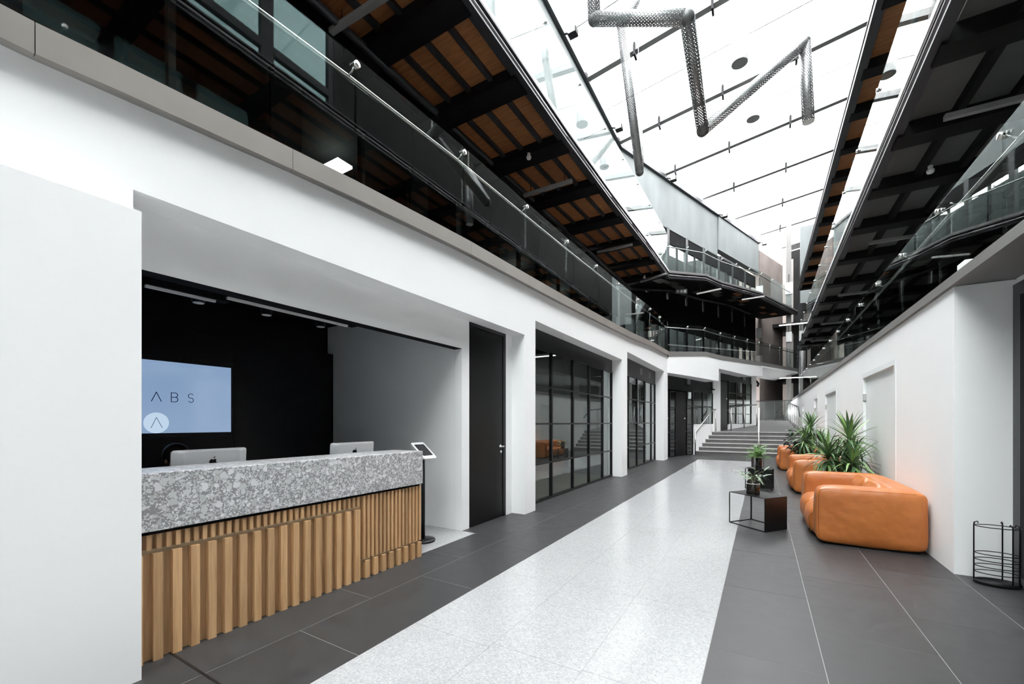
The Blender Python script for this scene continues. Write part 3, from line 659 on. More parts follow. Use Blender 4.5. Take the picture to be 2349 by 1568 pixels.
# ================================================================== BALUSTRADES
def balustrade(name, label, pts, z_of, h, off, pitch, rail_in, joints=None, base_gap=.02, clamp_h=.93, rail=True):
    """pts: list of (plan point); one run of straight panes; z_of(s) with s the distance along"""
    root = thing(name, label, 'balustrade')
    p, q = Vector(pts[0]), Vector(pts[1]); Ln = (q-p).length; e = (q-p)/Ln; n = Vector((-e.y, e.x))
    if joints is None:
        k = max(1, round(Ln/pitch)); joints = [Ln*i/k for i in range(k+1)]
    for a, b in zip(joints, joints[1:]):
        za, zb = z_of(a), z_of(b)
        MB().seg(p+e*(a+.008), p+e*(b-.008), off-.006, off+.006, (za+base_gap, zb+base_gap), (za+h, zb+h)).build('pane', 'glass', root)
    for a in joints[1:-1]:
        c = p+e*a; z = z_of(a)+clamp_h*h
        o1 = c+n*(off-.035*(1 if rail_in > 0 else -1)); o2 = c+n*(off+rail_in)
        mb = MB().tube([(o1.x, o1.y, z), ((c+n*off).x, (c+n*off).y, z)], .03, 12); mb.tube([((c+n*off).x, (c+n*off).y, z), (o2.x, o2.y, z-.06)], .01, 6)
        mb.build('clamp', 'steel', root, True)
    if rail:
        rp = [(p+e*a+n*(off+rail_in)) for a in joints]
        MB().tube([(r.x, r.y, z_of(a)+clamp_h*h-.06) for r, a in zip(rp, joints)], .021, 10).build('handrail', 'steel', root, True)
    return root
balustrade('glass_balustrade', 'frameless glass balustrade of the lower left gallery above the reception', [(-3.05, -5), (-3.05, 16.75)], lambda s: zl2(s-5)-.02, 1.14, .03, 1.55, .09,
           [0, 2.8, 4.35, 5.9, 7.45, 9.0, 10.56, 12.1, 13.69, 15.3, 17.2, 18.8, 20.3, 21.75])
balustrade('glass_balustrade', 'glass balustrade of the lower left gallery beyond the bend', [W2(0), W2(14.8)], lambda s: interp(ZL2B, s)-.02, 1.1, .03, 1.5, .09)
balustrade('glass_balustrade', 'bright glass balustrade of the upper left gallery above the plywood soffit', [(-3.05, -5), (-3.05, 16.75)], lambda s: z3(s-5)+.24, 1.42, .05, 1.5, .5,
           [0, 1.9, 3.5, 5.1, 6.7, 8.2, 9.7, 11.26, 12.8, 14.34, 15.8, 17.3, 18.8, 20.3, 21.75], rail=False)
balustrade('glass_balustrade', 'glass balustrade of the upper left gallery in front of the grey wall', [W2(0), W2(13.9)], lambda s: interp(ZL3B, s)+.22, 1.15, .05, 1.6, .1)
balustrade('glass_balustrade', 'glass balustrade on top of the white right wall', [(1.72, -2.2), (1.72, 26.8)], lambda s: 2.755, 1.1, 0, 1.45, -.09)
balustrade('glass_balustrade', 'white reflecting glass balustrade between the two right galleries', [(xr3(-5)+.06, -5), (xr3(26.5)+.06, 26.5)], lambda s: 5.5, 1.0, 0, 1.7, -.5, rail=False)

# ================================================================== ROOF
roof = sempty('ceiling')
def zr(x): return 12.8 + .135*(x+5.05)
py = [-4.0, -.6, 2.85, 6.3, 9.75, 13.2, 16.85, 20.35, 23.9, 27.6, 31.2, 34.8, 38.2]
xs = [-5.15, -3.5, -1.85, -.2, 1.45, 3.1, 4.6]
for i, (a, b) in enumerate(zip([-5.2]+py, py)):
    for x, x2 in zip(xs, xs[1:]):
        m = (a+b)/2
        for (ya, yb) in ((a, m), (m, b)):
            mb = MB().add([(x+.01, ya+.01, zr(x)+.2), (x2-.01, ya+.01, zr(x2)+.2), (x2-.01, yb-.01, zr(x2)+.2), (x+.01, yb-.01, zr(x)+.2)], [(0, 1, 2, 3)])
            mb.build('roof_panel', 'roof_film', roof)
for y in py[:-1]:
    x0 = -5.05 if y < 17.2 else max(-5.05, -5.05+(y-17.1)*.354)
    pu = MB(); pu.hexa([(x0, y-.1, zr(x0)-.03), (4.3, y-.1, zr(4.3)-.03), (4.3, y+.1, zr(4.3)-.03), (x0, y+.1, zr(x0)-.03), (x0, y-.1, zr(x0)+.18), (4.3, y-.1, zr(4.3)+.18), (4.3, y+.1, zr(4.3)+.18), (x0, y+.1, zr(x0)+.18)])
    p = pu.build('purlin', 'grey_plastic', roof)
    for x in (-3.4, -1.2, 1.0):
        if x > x0+.4: BX(x-.03, x+.03, y-.14, y+.14, zr(x)-.18, zr(x)+.2).build('clamp', 'beam_black', p)
for y0 in [ (a+b)/2 for a, b in zip(py, py[1:])]:
    x0 = -5.05 if y0 < 17.2 else max(-5.05, -5.05+(y0-17.1)*.354)
    MB().hexa([(x0, y0-.02, zr(x0)+.13), (4.3, y0-.02, zr(4.3)+.13), (4.3, y0+.02, zr(4.3)+.13), (x0, y0+.02, zr(x0)+.13), (x0, y0-.02, zr(x0)+.19), (4.3, y0-.02, zr(4.3)+.19), (4.3, y0+.02, zr(4.3)+.19), (x0, y0+.02, zr(x0)+.19)]).build('glazing_rail', 'white_plastic', roof)
# wall behind the camera; its unseen upper glazing is added to let in daylight
wbk = sempty('wall_back')
BX(-9.5, -5.3, -5.4, -5.2, 0, 14.6).build('side_wall', 'white_paint', wbk); BX(4.5, 6.5, -5.4, -5.2, 0, 14.6).build('side_wall', 'white_paint', wbk)
fx = [-5.3, -3.1, -1.45, .2, 1.85, 3.2, 4.5]; fz = [9.0, 11.2, 13.4]
BX(-5.3, 4.5, -5.4, -5.2, 0, 9.0).build('lower_wall', 'white_paint', wbk)
for a in fx: BX(a-.05, a+.05, -5.4, -5.2, 9.0, 14.2).build('mullion', 'dark_steel', wbk)
for a, b in zip(fx, fx[1:]):
    for z, z2 in zip(fz, fz[1:]):
        BX(a+.05, b-.05, -5.31, -5.30, z+.04, z2-.04).build('pane', 'glass', wbk); BX(a+.05, b-.05, -5.36, -5.24, z2-.04, z2+.04).build('transom', 'dark_steel', wbk)
struct(BX(-60, 60, -80, -5.4, -.22, -.02).build('floor_outside', 'nosing'))

# floodlights along the eave
def floodlight(p, d, label):
    L = thing('floodlight', label, 'floodlight', group='floodlights along the roof eave')
    p = Vector(p); d = Vector(d)
    MB().tube([p, p+d*.30], .025, 8).build('bracket', 'beam_black', L)
    c = p+d*.36
    MB().box(c.x-.13, c.x+.13, c.y-.11, c.y+.11, c.z-.10, c.z+.08).build('lamp_housing', 'beam_black', L, bevel=.02)
    MB().box(c.x-.10, c.x+.10, c.y-.13, c.y-.112, c.z-.08, c.z+.05).build('lens', 'aluminium', L)
labs = ['topmost black floodlight on the roof eave', 'second black floodlight down the roof eave', 'black floodlight on the eave of the grey wall, left one', 'black floodlight halfway along the eave of the grey wall', 'black floodlight at the far end of the grey wall eave']
fl_ = [(-4.93, 11.2, 12.7), (-4.93, 15.7, 12.7)] + [(W2(t, 1.85).x, W2(t, 1.85).y, 12.72) for t in (3.4, 8.7, 14.2)]
for p, lb in zip(fl_, labs): floodlight(p, Vector((.75, -.2, -.4)).normalized(), lb)

# perforated tubes
def perf_tube(mb_pts, r, parent, name='tube_length', mat='perforated_steel', n=20, around=18):
    a, b = Vector(mb_pts[0]), Vector(mb_pts[1]); Ln = (b-a).length; mb = MB().tube([a, b], r, n)
    me = bpy.data.meshes.new(name); me.from_pydata(mb.v, [], mb.f); me.update()
    uv = me.uv_layers.new(name='UVMap'); pitch = 2*math.pi*r/around*1.7
    for p in me.polygons:
        for li in p.loop_indices:
            vi = me.loops[li].vertex_index; ring, j = divmod(vi, n)
            k = j
            if len(p.vertices) == 4 and j == 0 and any(me.loops[x].vertex_index % n == n-1 for x in p.loop_indices): k = n
            uv.data[li].uv = (k/n*around, ring*Ln/pitch) if len(p.vertices) == 4 else (0, 0)
        p.use_smooth = len(p.vertices) == 4
    return mkobj(name, me, mat, parent)
S1 = thing('hanging_sculpture', 'zigzag of perforated steel tubes hanging under the roof, the near one', 'sculpture')
P0, P1, P2, P3, P4, P5 = (-2.2, 5.95, 9.2), (-2.17, 6.05, 7.5), (-.85, 5.95, 6.78), (-.86, 7.75, 6.36), (.66, 9.1, 8.2), (.73, 9.25, 6.85)
for a, b in ((P0, P1), (P1, P2), (P2, P3), (P3, P4), (P4, P5)): perf_tube((a, b), .095, S1)
for p in (P1, P2, P3, P4): MB().lathe([(.001, -.095)] + [(.097*math.cos(a), .097*math.sin(a)) for a in [math.radians(x) for x in range(-75, 76, 15)]] + [(.001, .096)], p, 16).build('joint', 'duct_metal', S1, True)
for p in (P1, P2, P4): MB().tube([(p[0], p[1], p[2]+.09), (p[0], p[1], zr(p[0])+.1)], .006, 6).build('wire', 'steel', S1)
MB().lathe([(.001, 0), (.093, 0), (.093, .01), (.001, .01)], (P5[0], P5[1], P5[2]-.005), 20).build('end_cap', 'white_plastic', S1)
S2 = thing('hanging_sculpture', 'V of perforated steel tubes hanging farther back by the left gallery', 'sculpture')
Qa, Qb, Qc, Qd = (-2.3, 7.9, 9.0), (-2.26, 9.15, 6.82), (-3.25, 13.0, 11.4), (-1.9, 8.6, 10.3)
for a, b in ((Qa, Qb), (Qb, Qc), (Qa, Qd)): perf_tube((a, b), .088, S2)
for p in (Qa, Qb): MB().lathe([(.001, -.088)] + [(.09*math.cos(a), .09*math.sin(a)) for a in [math.radians(x) for x in range(-75, 76, 15)]] + [(.001, .089)], p, 16).build('joint', 'duct_metal', S2, True)
for p in (Qc, Qd): MB().tube([(p[0], p[1], p[2]), (p[0], p[1], zr(p[0])+.1)], .006, 6).build('wire', 'steel', S2)
# pendant drums
for (x, y, z, r, lb) in ((-.57, 14.4, 12.3, .225, 'white perforated pendant drum nearest under the roof'), (-.27, 17.8, 12.62, .215, 'white perforated pendant drum second from the front')):
    D = thing('pendant_drum', lb, 'pendant', group='pendant drums under the roof')
    perf_tube(((x, y, z), (x, y, zr(x)+.2)), r, D, 'drum', 'perforated_white', 28, 40)
    MB().lathe([(.001, 0), (r, 0), (r, .02), (.001, .02)], (x, y, z-.02), 28).build('drum_base', 'grey_plastic', D)

# ================================================================== gallery lamps and detectors
def gal(name_lbl, a, b, z, grp): 
    L = thing('strip_lamp', name_lbl, 'lamp', group=grp)
    MB().seg(a, b, -.035, .035, z, z+.06).build('housing', 'lamp_body', L)
    for t in (.15, .85):
        c = Vector(a)*(1-t)+Vector(b)*t; MB().tube([(c.x, c.y, z+.06), (c.x, c.y, z+.22)], .006, 6).build('hanger', 'beam_black', L)
G1 = 'unlit strip lamps under the upper left gallery'
gal('unlit strip lamp under the plywood soffit nearest the top edge', (-4.74, 3.4), (-3.4, 3.46), 6.38, G1)
gal('unlit strip lamp halfway along the plywood soffit', (-4.5, 8.04), (-3.37, 8.05), 6.38, G1)
gal('unlit strip lamp at the far part of the plywood soffit', (-4.25, 12.1), (-3.2, 12.1), 6.5, G1)
gal('unlit strip lamp under the dark soffit right at the bend', (-3.94, 16.1), (-2.95, 15.7), 6.72, G1)
gal('unlit strip lamp left of the next under the dark far soffit', (-2.36, 19.3), (-1.42, 19.06), 6.85, G1)
gal('farthest unlit strip lamp under the dark far soffit', (-.8, 22.6), (.12, 22.5), 7.2, G1)
G2 = 'strip lamps under the right gallery'
for i, y in enumerate((7.1, 11.25, 15.4, 19.55, 23.4)):
    gal(['strip lamp under the dark right soffit nearest the camera', 'second strip lamp under the dark right soffit', 'third strip lamp under the dark right soffit', 'fourth strip lamp under the dark right soffit', 'farthest strip lamp under the dark right soffit'][i], (1.92, y), (2.75, y+.04), 5.1, G2)
gal('small strip lamp under the plywood strip on the right', (1.88, 12.9), (2.9, 12.9), 7.72, None)
def detector(p, lb):
    D = thing('smoke_detector', lb, 'detector', group='ceiling smoke detectors')
    MB().lathe([(.001, 0), (.035, 0), (.046, .02), (.046, .05), (.001, .05)], p, 16).build('detector_head', 'white_plastic', D, True)
    MB().lathe([(.001, 0), (.03, 0), (.03, .06), (.001, .06)], (p[0], p[1], p[2]+.05), 12).build('detector_base', 'white_plastic', D)
detector((-3.77, 6.92, 6.37), 'white smoke detector under the plywood soffit')
detector((-3.73, 15.8, 6.75), 'white smoke detector under the dark soffit at the bend')
detector((2.15, 8.5, 5.1), 'white smoke detector under the right gallery, upper one')
detector((2.18, 5.6, 5.1), 'white smoke detector under the right gallery near the top edge')
for i, (x, y) in enumerate(((-7.0, 5.12), (-7.0, 11.9), (-6.8, 15.0))):
    tag(BX(x-.28, x+.28, y-.16, y+.16, 6.25, 6.3).build('panel_lamp', 'lamp_white'), ['lit square panel lamp seen through the glass above reception', 'lit panel lamp in the gallery room above the glass screens', 'lit panel lamp in the gallery room near the bend'][i], 'lamp', 'panel lamps in the gallery rooms')
# exit sign under the far soffit
ex = thing('exit_sign', 'dim hanging exit sign under the dark far soffit', 'sign')
p = W2(1.6, .55); ez = 6.75
e_ = MB().seg(p, p+Vector((.42, .22)), 0, .04, ez, ez+.2).build('sign_box', 'dark_steel', ex)
for k in range(3):
    a = p+Vector((.42, .22))*(.1+.3*k); b = p+Vector((.42, .22))*(.3+.3*k)
    MB().seg(a, b, -.006, 0, ez+.05, ez+.15).build('pictogram', 'nosing', ex)

# ================================================================== FAR END
we = sempty('wall_end')
BX(-1.5, 1.75, 36.5, 36.8, 0, 14.5).build('end_panel', 'pink_concrete', we)
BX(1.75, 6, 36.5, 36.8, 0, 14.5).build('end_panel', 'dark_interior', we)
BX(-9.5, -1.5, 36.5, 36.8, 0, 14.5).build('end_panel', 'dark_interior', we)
for x, w, m in ((1.75, .18, 'concrete'), (2.25, .2, 'beam_black'), (2.75, .18, 'concrete')):
    BX(x, x+w, 35.6, 35.9, 0, 13).build('column', m, we)
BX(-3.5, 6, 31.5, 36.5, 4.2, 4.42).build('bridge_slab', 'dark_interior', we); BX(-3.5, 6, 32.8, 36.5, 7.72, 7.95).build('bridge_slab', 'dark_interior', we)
BX(2.0, 3.4, 30.5, 30.7, 8.6, 13.2).build('end_panel', 'grey_render', we)
BX(1.3, 1.55, 30.4, 30.7, 0, 13.4).build('column', 'grey_trim', we)
lamp_bar('bright lit strip lamp at the far end on the upper level', (.85, 28), (2.05, 28), 6.87, 'lit strip lamps at the far end', .09)
lamp_bar('bright lit strip lamp at the far end above the ramp', (.87, 28), (2.25, 28), 3.89, 'lit strip lamps at the far end', .08)
for i, (x, y, z, w, h, m, lb) in enumerate(((-.3, 30.6, 9.45, .38, .55, 'white_plastic', 'white square sign box at the end of the grey wall'), (1.22, 30.4, 9.2, .4, .7, 'white_plastic', 'white square sign box on the far upper column'),
                                    (1.27, 30.4, 6.3, .3, .6, 'white_plastic', 'white square sign box on the far column below the upper gallery'), (-.3, 29.8, 6.6, .3, .6, 'grey_plastic', 'grey square sign box beside the far pink wall'))):
    T = thing('hanging_sign_box', lb, 'sign', group='sign boxes at the far end')
    BX(x, x+w, y-.1, y, z, z+h).build('sign_face', m, T); MB().tube([(x+w/2, y-.05, z+h), (x+w/2, y-.05, z+h+.5)], .015, 6).build('hanger', 'beam_black', T)
tag(MB().tube([(1.9, 27.6, 5.3), (1.9, 27.6, 3.4), (1.9, 27.6, 3.0)], .16, 12).build('drain_pipe', 'duct_metal', None, True), 'fat dark duct standing at the end of the right gallery', 'duct')
tag(MB().tube([(2.25, 27.0, 2.9), (2.25, 27.0, 4.3), (2.4, 27.0, 4.45), (3.3, 27.0, 4.5)], .05, 10).build('bent_pipe', 'steel', None, True), 'thin bent grey pipe beside the fat dark duct', 'pipe')
tag(MB().tube([(-.55, 26.6, 3.75), (-.25, 26.8, 3.7), (-.15, 26.8, 3.55), (-.2, 26.8, 3.4)], .06, 10).build('bent_duct', 'beam_black', None, True), 'small bent black duct under the balcony end', 'duct')

# railings of the stairs and the ramp
R1 = thing('stair_handrail', 'steel handrail at the left side of the stairs', 'handrail')
MB().tube([(-2.50, 19.86, 0), (-2.50, 19.86, 1.0)], .024, 8).build('post', 'steel', R1, True)
MB().tube([(-2.50, 19.86, .98), (-1.93, 21.45, 2.02), (-1.85, 21.75, 2.03)], .026, 8).build('rail', 'steel', R1, True)
MB().tube([(-1.85, 21.75, 2.03), (-1.85, 21.75, .99)], .024, 8).build('post', 'steel', R1, True)
R2 = thing('stair_handrail', 'pale steel handrail in the middle of the stairs', 'handrail')
MB().tube([(-.1, 19.9, 0), (-.1, 19.9, 1.02)], .026, 8).build('post', 'steel', R2, True)
MB().tube([(-.1, 19.9, 1.0), (-.1, 21.75, 2.05)], .03, 8).build('rail', 'white_plastic', R2, True)
MB().tube([(-.1, 21.75, .99), (-.1, 21.75, 2.05)], .026, 8).build('post', 'steel', R2, True)
R3 = thing('ramp_railing', 'steel railing in front of the landing glass', 'railing')
rp = [(-1.24, 22.3), (-.75, 24.0), (-.22, 25.6)]
for x, y in rp: MB().tube([(x, y, zramp(y)-.02), (x, y, zramp(y)+1.12)], .028, 8).build('post', 'steel', R3, True)
MB().tube([(-1.3, 22.1, 2.1)]+[(x, y, zramp(y)+1.12) for x, y in rp], .024, 8).build('rail', 'dark_steel', R3, True)
R4 = thing('ramp_railing', 'steel balusters and dark rail along the right side of the ramp', 'railing')
y = 21.9; pr = []
while y < 29.5:
    MB().tube([(1.36, y, zramp(y)-.02), (1.36, y, zramp(y)+1.08)], .022, 8).build('baluster', 'steel', R4, True); pr.append((1.36, y, zramp(y)+1.1)); y += 1.25
MB().tube([(1.36, 21.0, 1.65)]+pr, .026, 8).build('rail', 'dark_steel', R4, True)
R5 = thing('glass_fence', 'low dark glass fence across the top of the ramp', 'fence')
for a, b in ((-.3, .2), (.2, .7), (.7, 1.2), (1.2, 1.7)):
    BX(a+.01, b-.01, 30.0, 30.015, zramp(30), zramp(30)+1.15).build('pane', 'window_glass', R5)
    MB().tube([(a, 30, zramp(30)-.02), (a, 30, zramp(30)+1.2)], .02, 6).build('post', 'dark_steel', R5)
MB().tube([(-.3, 30, zramp(30)+1.2), (1.7, 30, zramp(30)+1.2)], .025, 8).build('rail', 'dark_steel', R5)

# ================================================================== RECEPTION
dk = thing('reception_desk', 'oak slatted reception desk with a grey pebble terrazzo counter', 'desk', (0, 0, 0))
cn = BX(-3.45, -3.045, .3, 3.27, .765, 1.105).build('counter', 'pebble_terrazzo', dk, bevel=.004)
cn['label'] = 'grey terrazzo counter with white pebbles'
BX(-3.42, -3.098, .3, 3.25, 0.0, .742).build('carcass', 'oak', dk)
BX(-3.40, -3.078, .3, 3.255, .742, .764).build('shadow_gap', 'black_matte', dk)
BX(-3.10, -3.088, .3, 2.50, .63, .655).build('rail', 'nosing_oak', dk); BX(-3.10, -3.088, 2.51, 3.262, .155, .175).build('rail', 'nosing_oak', dk)
sl = {}
def slat(y, w, z0, z1, d):
    key = (w, z0, z1, d)
    if key not in sl: sl[key] = BX(-.012, d, 0, w, z0, z1).mesh('slat')
    o = mkobj('slat', sl[key], 'oak', dk); o.location = (-3.085, y, 0)
y = 1.02-.0948*7
while y < 2.49: slat(y, .047, 0.0, .63, .025); y += .0948
y = .99-.0475*14
while y < 2.49: slat(y, .0235, .655, .742, .02); y += .0475
y = 2.53
while y < 3.26: slat(y, .022, .175, .742, .02); y += .0475
y = 2.55
while y < 3.24: slat(y, .046, 0.0, .155, .025); y += .096
BX(-4.25, -3.45, .3, 3.2, .70, .74).build('worktop', 'white_door', dk)
for yy_ in (.32, 3.14): BX(-4.2, -3.45, yy_, yy_+.04, 0, .70).build('side_panel', 'white_door', dk)

def apple(mb_scale):
    pts = []
    for i in range(40):
        a = 2*math.pi*i/40; r = .5*(1+.05*math.cos(2*a))
        x = r*math.cos(a)*.98; y = r*math.sin(a)
        if y > .25: y -= .16*math.exp(-(x/.14)**2)
        if y < -.25: y += .09*math.exp(-(x/.12)**2)
        dx, dy = x-.60, y-.12; d = math.hypot(dx, dy)
        if d < .26: x, y = .60+dx/d*.26, .12+dy/d*.26
        pts.append((x*mb_scale, y*mb_scale))
    leaf = [(.02, .5), (.05, .62), (.16, .74), (.26, .78), (.24, .66), (.15, .55)]
    return pts, [(x*mb_scale, y*mb_scale) for x, y in leaf]
def computer(loc, rz, label):
    T = thing('desktop_computer', label, 'computer', loc, rz, 'silver computers on the reception desk')
    h = MB(); w, hh = .264, .45
    poly = [];
    for cx_, cz_, a0 in ((w-.02, .025, -90), (w-.02, hh-.02, 0), (-w+.02, hh-.02, 90), (-w+.02, .025, 180)):
        for k in range(5): a = math.radians(a0+22.5*k); poly.append((cx_+.02*math.cos(a), cz_+.02*math.sin(a)))
    n = len(poly); vs = [(0.0, y, z) for y, z in poly]+[(-.012, y, z) for y, z in poly]+[(.03, y*.75, .03+(z-.03)*.97) for y, z in poly]
    fs_ = [tuple(range(n, 2*n))]+[(i, (i+1) % n, n+(i+1) % n, n+i) for i in range(n)]+[(i, (i+1) % n, 2*n+(i+1) % n, 2*n+i) for i in range(n)]+[tuple(range(2*n, 3*n))]
    h.add(vs, fs_); b = h.build('housing', 'aluminium', T)
    b.rotation_euler = (0, math.radians(4), 0)
    MB().add([(-.0125, y*.96, .09+(z-.025)*.82) for y, z in poly]+[(-.0135, y*.96, .09+(z-.025)*.82) for y, z in poly], [tuple(range(n)), tuple(range(n, 2*n))]).build('display', 'screen_glass_dark', b)
    pts, leaf = apple(.055)
    lg_ = MB()
    for pl in (pts, leaf):
        m_ = len(pl); lg_.add([(.031, -x_*-1, .352+z_) for x_, z_ in pl]+[(.0325, x_, .352+z_) for x_, z_ in pl], [tuple(range(m_)), tuple(range(m_, 2*m_))]+[(i, (i+1) % m_, m_+(i+1) % m_, m_+i) for i in range(m_)])
    lg_.build('logo', 'black_panel', b)
    s = MB(); s.hexa([(.0, -.09, .0), (.10, -.09, .0), (.10, .09, .0), (.0, .09, .0), (.0, -.09, .008), (.10, -.09, .008), (.10, .09, .008), (.0, .09, .008)])
    s.hexa([(.085, -.09, .0), (.1, -.09, 0), (.1, .09, 0), (.085, .09, 0), (.02, -.09, .2), (.03, -.09, .2), (.03, .09, .2), (.02, .09, .2)]); s.build('stand', 'aluminium', T)
    return T
computer((-3.74, 1.60, .745), math.radians(2), 'silver computer at the left of the desk, in front of the wall screen')
computer((-3.74, 2.93, .745), math.radians(-2), 'silver computer at the right end of the desk')

# wall screen
ws = thing('wall_screen', 'large wall display showing LABS in thin letters over a pale blue ground', 'screen')
BX(-5.98, -5.925, 1.135, 2.815, 1.235, 2.155).build('bezel', 'black_panel', ws)
BX(-5.925, -5.921, 1.17, 2.78, 1.28, 2.11).build('display', 'wall_screen', ws)
def strokes(paths, w, name, mat, x=-5.9195):
    mb = MB()
    for pl in paths:
        for (a, b) in zip(pl, pl[1:]):
            a, b = Vector(a), Vector(b); e = (b-a).normalized(); a = a-e*w*.35; b = b+e*w*.35; n = Vector((-e.y, e.x))*w/2
            c = [a-n, b-n, b+n, a+n]
            mb.hexa([(x-.001, p.x, p.y) for p in c]+[(x, p.x, p.y) for p in c])
    return mb.build(name, mat, ws)
hL, zb_ = .105, 1.645
strokes([[(1.80, zb_+hL), (1.80, zb_), (1.866, zb_)]], .008, 'letter', 'screen_ink')
strokes([[(1.955, zb_), (2.0, zb_+hL), (2.045, zb_)]], .008, 'letter', 'screen_ink')
arc = lambda cy, cz, r, a0, a1, n=10: [(cy+r*math.cos(math.radians(a0+(a1-a0)*i/n)), cz+r*math.sin(math.radians(a0+(a1-a0)*i/n))) for i in range(n+1)]
r_ = hL/4
strokes([[(2.14, zb_), (2.14, zb_+hL), (2.175, zb_+hL)]+arc(2.175, zb_+3*r_, r_, 90, -90)+[(2.14, zb_+2*r_)], [(2.175, zb_+2*r_)]+arc(2.178, zb_+r_, r_, 90, -90)+[(2.14, zb_)]], .008, 'letter', 'screen_ink')
strokes([arc(2.335, zb_+3*r_-.002, r_, 30, 270)+arc(2.335, zb_+r_+.0, r_, 90, -150)], .007, 'letter', 'screen_ink')
ci = MB(); pl = [p for p in arc(2.0, 1.398, .118, 0, 360, 40)][:-1]; m_ = len(pl); ci.add([(-5.9205, a, b) for a, b in pl]+[(-5.9198, a, b) for a, b in pl], [tuple(range(m_)), tuple(range(m_, 2*m_))]); ci.build('round_emblem', 'screen_pale', ws)
strokes([[(1.952, 1.343), (2.0, 1.46), (2.054, 1.343)]], .008, 'emblem_mark', 'screen_grey', -5.919)

# tablet kiosk
kk = thing('tablet_kiosk', 'tablet on a slim stand with a round black foot beside the desk', 'tablet stand', (-3.44, 3.70, 0), 0)
MB().lathe([(.001, 0), (.14, 0), (.145, .012), (.14, .025), (.03, .03), (.001, .03)], (0, 0, 0), 32).build('foot', 'black_metal', kk, True)
MB().tube([(0, 0, .02), (0, 0, 1.02)], .022, 12).build('pole', 'black_metal', kk, True)
def slab(w, h, d, r=.025):
    poly = []
    for cx_, cy_, a0 in ((w/2-r, -h/2+r, -90), (w/2-r, h/2-r, 0), (-w/2+r, h/2-r, 90), (-w/2+r, -h/2+r, 180)):
        for k in range(5): a = math.radians(a0+22.5*k); poly.append((cx_+r*math.cos(a), cy_+r*math.sin(a)))
    return MB().prism(poly, 0, d)
hd = slab(.21, .29, .018).build('tablet_case', 'aluminium', kk); hd.location = (0, .0, 1.06); hd.rotation_euler = (math.radians(38), math.radians(0), math.radians(88))
sg = slab(.155, .20, .003, .006).build('tablet_screen', 'screen_glass_dark', hd); sg.location = (0, .005, .018)

# alcove ceiling fixtures
def track(y0, y1, x, lb, z=2.72):
    T = thing('track_light', lb, 'light')
    BX(x-.015, x+.015, y0, y1, z, z+.022).build('track', 'white_plastic', T); BX(x-.07, x+.05, y0, y1+.12, z+.024, z+.10).build('box', 'black_matte', T)
    for y in (y0+.08, y1-.08): MB().tube([(x, y, z+.1), (x, y, 2.95)], .008, 6).build('hanger', 'black_metal', T)
track(1.44, 1.97, -4.49, 'short pale light track near the left pier under the alcove ceiling', 2.55)
track(1.88, 3.13, -4.07, 'long pale light bar along the front of the alcove ceiling', 2.495)
for i, (x, y) in enumerate(((-4.66, 1.90), (-4.56, 2.49), (-4.56, 3.13))):
    T = thing('spotlight', ['black cylinder spotlight left in the alcove', 'black cylinder spotlight in the middle of the alcove', 'black cylinder spotlight right in the alcove'][i], 'spotlight', group='spotlights in the alcove')
    MB().lathe([(.001, 0), (.05, 0), (.055, .02), (.055, .17), (.001, .17)], (x, y, 2.556), 16).build('cylinder', 'black_metal', T)
    MB().lathe([(.001, 0), (.045, 0), (.045, .004), (.001, .004)], (x, y, 2.551), 16).build('lens', 'white_plastic', T)
    MB().tube([(x, y, 2.72), (x, y, 2.95)], .012, 6).build('stem', 'black_metal', T)

# receptionist seated behind the left computer
pr_ = thing('person', 'dark-haired person in a patterned dark top, mostly hidden behind the left computer', 'person', (-4.47, 1.64, -.035))
def skin_body():
    J = [(0, 0, .55), (0, 0, .75), (.02, 0, .93), (.03, 0, 1.0),
         (0, .11, .53), (.36, .12, .50), (.38, .12, .07), (.48, .12, .05), (0, -.11, .53), (.36, -.12, .50), (.38, -.12, .07), (.48, -.12, .05),
         (.01, .17, .90), (.06, .22, .68), (.28, .14, .77), (.01, -.17, .90), (.06, -.22, .68), (.28, -.14, .77), (.35, .13, .775), (.35, -.13, .775)]
    E_ = [(0, 1), (1, 2), (2, 3), (0, 4), (4, 5), (5, 6), (6, 7), (0, 8), (8, 9), (9, 10), (10, 11), (2, 12), (12, 13), (13, 14), (14, 18), (2, 15), (15, 16), (16, 17), (17, 19)]
    Rr = [(.13, .16), (.12, .14), (.09, .12), (.045, .05), (.09, .09), (.07, .07), (.045, .045), (.03, .04), (.09, .09), (.07, .07), (.045, .045), (.03, .04), (.055, .055), (.045, .045), (.032, .032), (.055, .055), (.045, .045), (.032, .032), (.022, .03), (.022, .03)]
    me = bpy.data.meshes.new('body'); me.from_pydata(J, E_, []); o = bpy.data.objects.new('body', me); COL.objects.link(o)
    me.materials.append(M['patterned_cloth']); o.parent = pr_
    m = o.modifiers.new('skin', 'SKIN'); sv = me.skin_vertices[0].data
    for i, r in enumerate(Rr): sv[i].radius = r
    sv[0].use_root = True
    s_ = o.modifiers.new('sub', 'SUBSURF'); s_.levels = s_.render_levels = 2
    return o
skin_body()
def ell(c, r, n=20, m=12, f=None):
    mb = MB(); prof = []
    vs = []; 
    for i in range(m+1):
        a = -math.pi/2+math.pi*i/m
        for j in range(n):
            b = 2*math.pi*j/n; p = Vector((r[0]*math.cos(a)*math.cos(b), r[1]*math.cos(a)*math.sin(b), r[2]*math.sin(a)))
            if f: p = f(p)
            vs.append((c[0]+p.x, c[1]+p.y, c[2]+p.z))
    return mb.add(vs, [(i*n+j, i*n+(j+1) % n, (i+1)*n+(j+1) % n, (i+1)*n+j) for i in range(m) for j in range(n)])
def face(p):
    if p.z < 0: p.y *= 1+p.z*2.2; p.x *= 1+p.z*.8
    return p
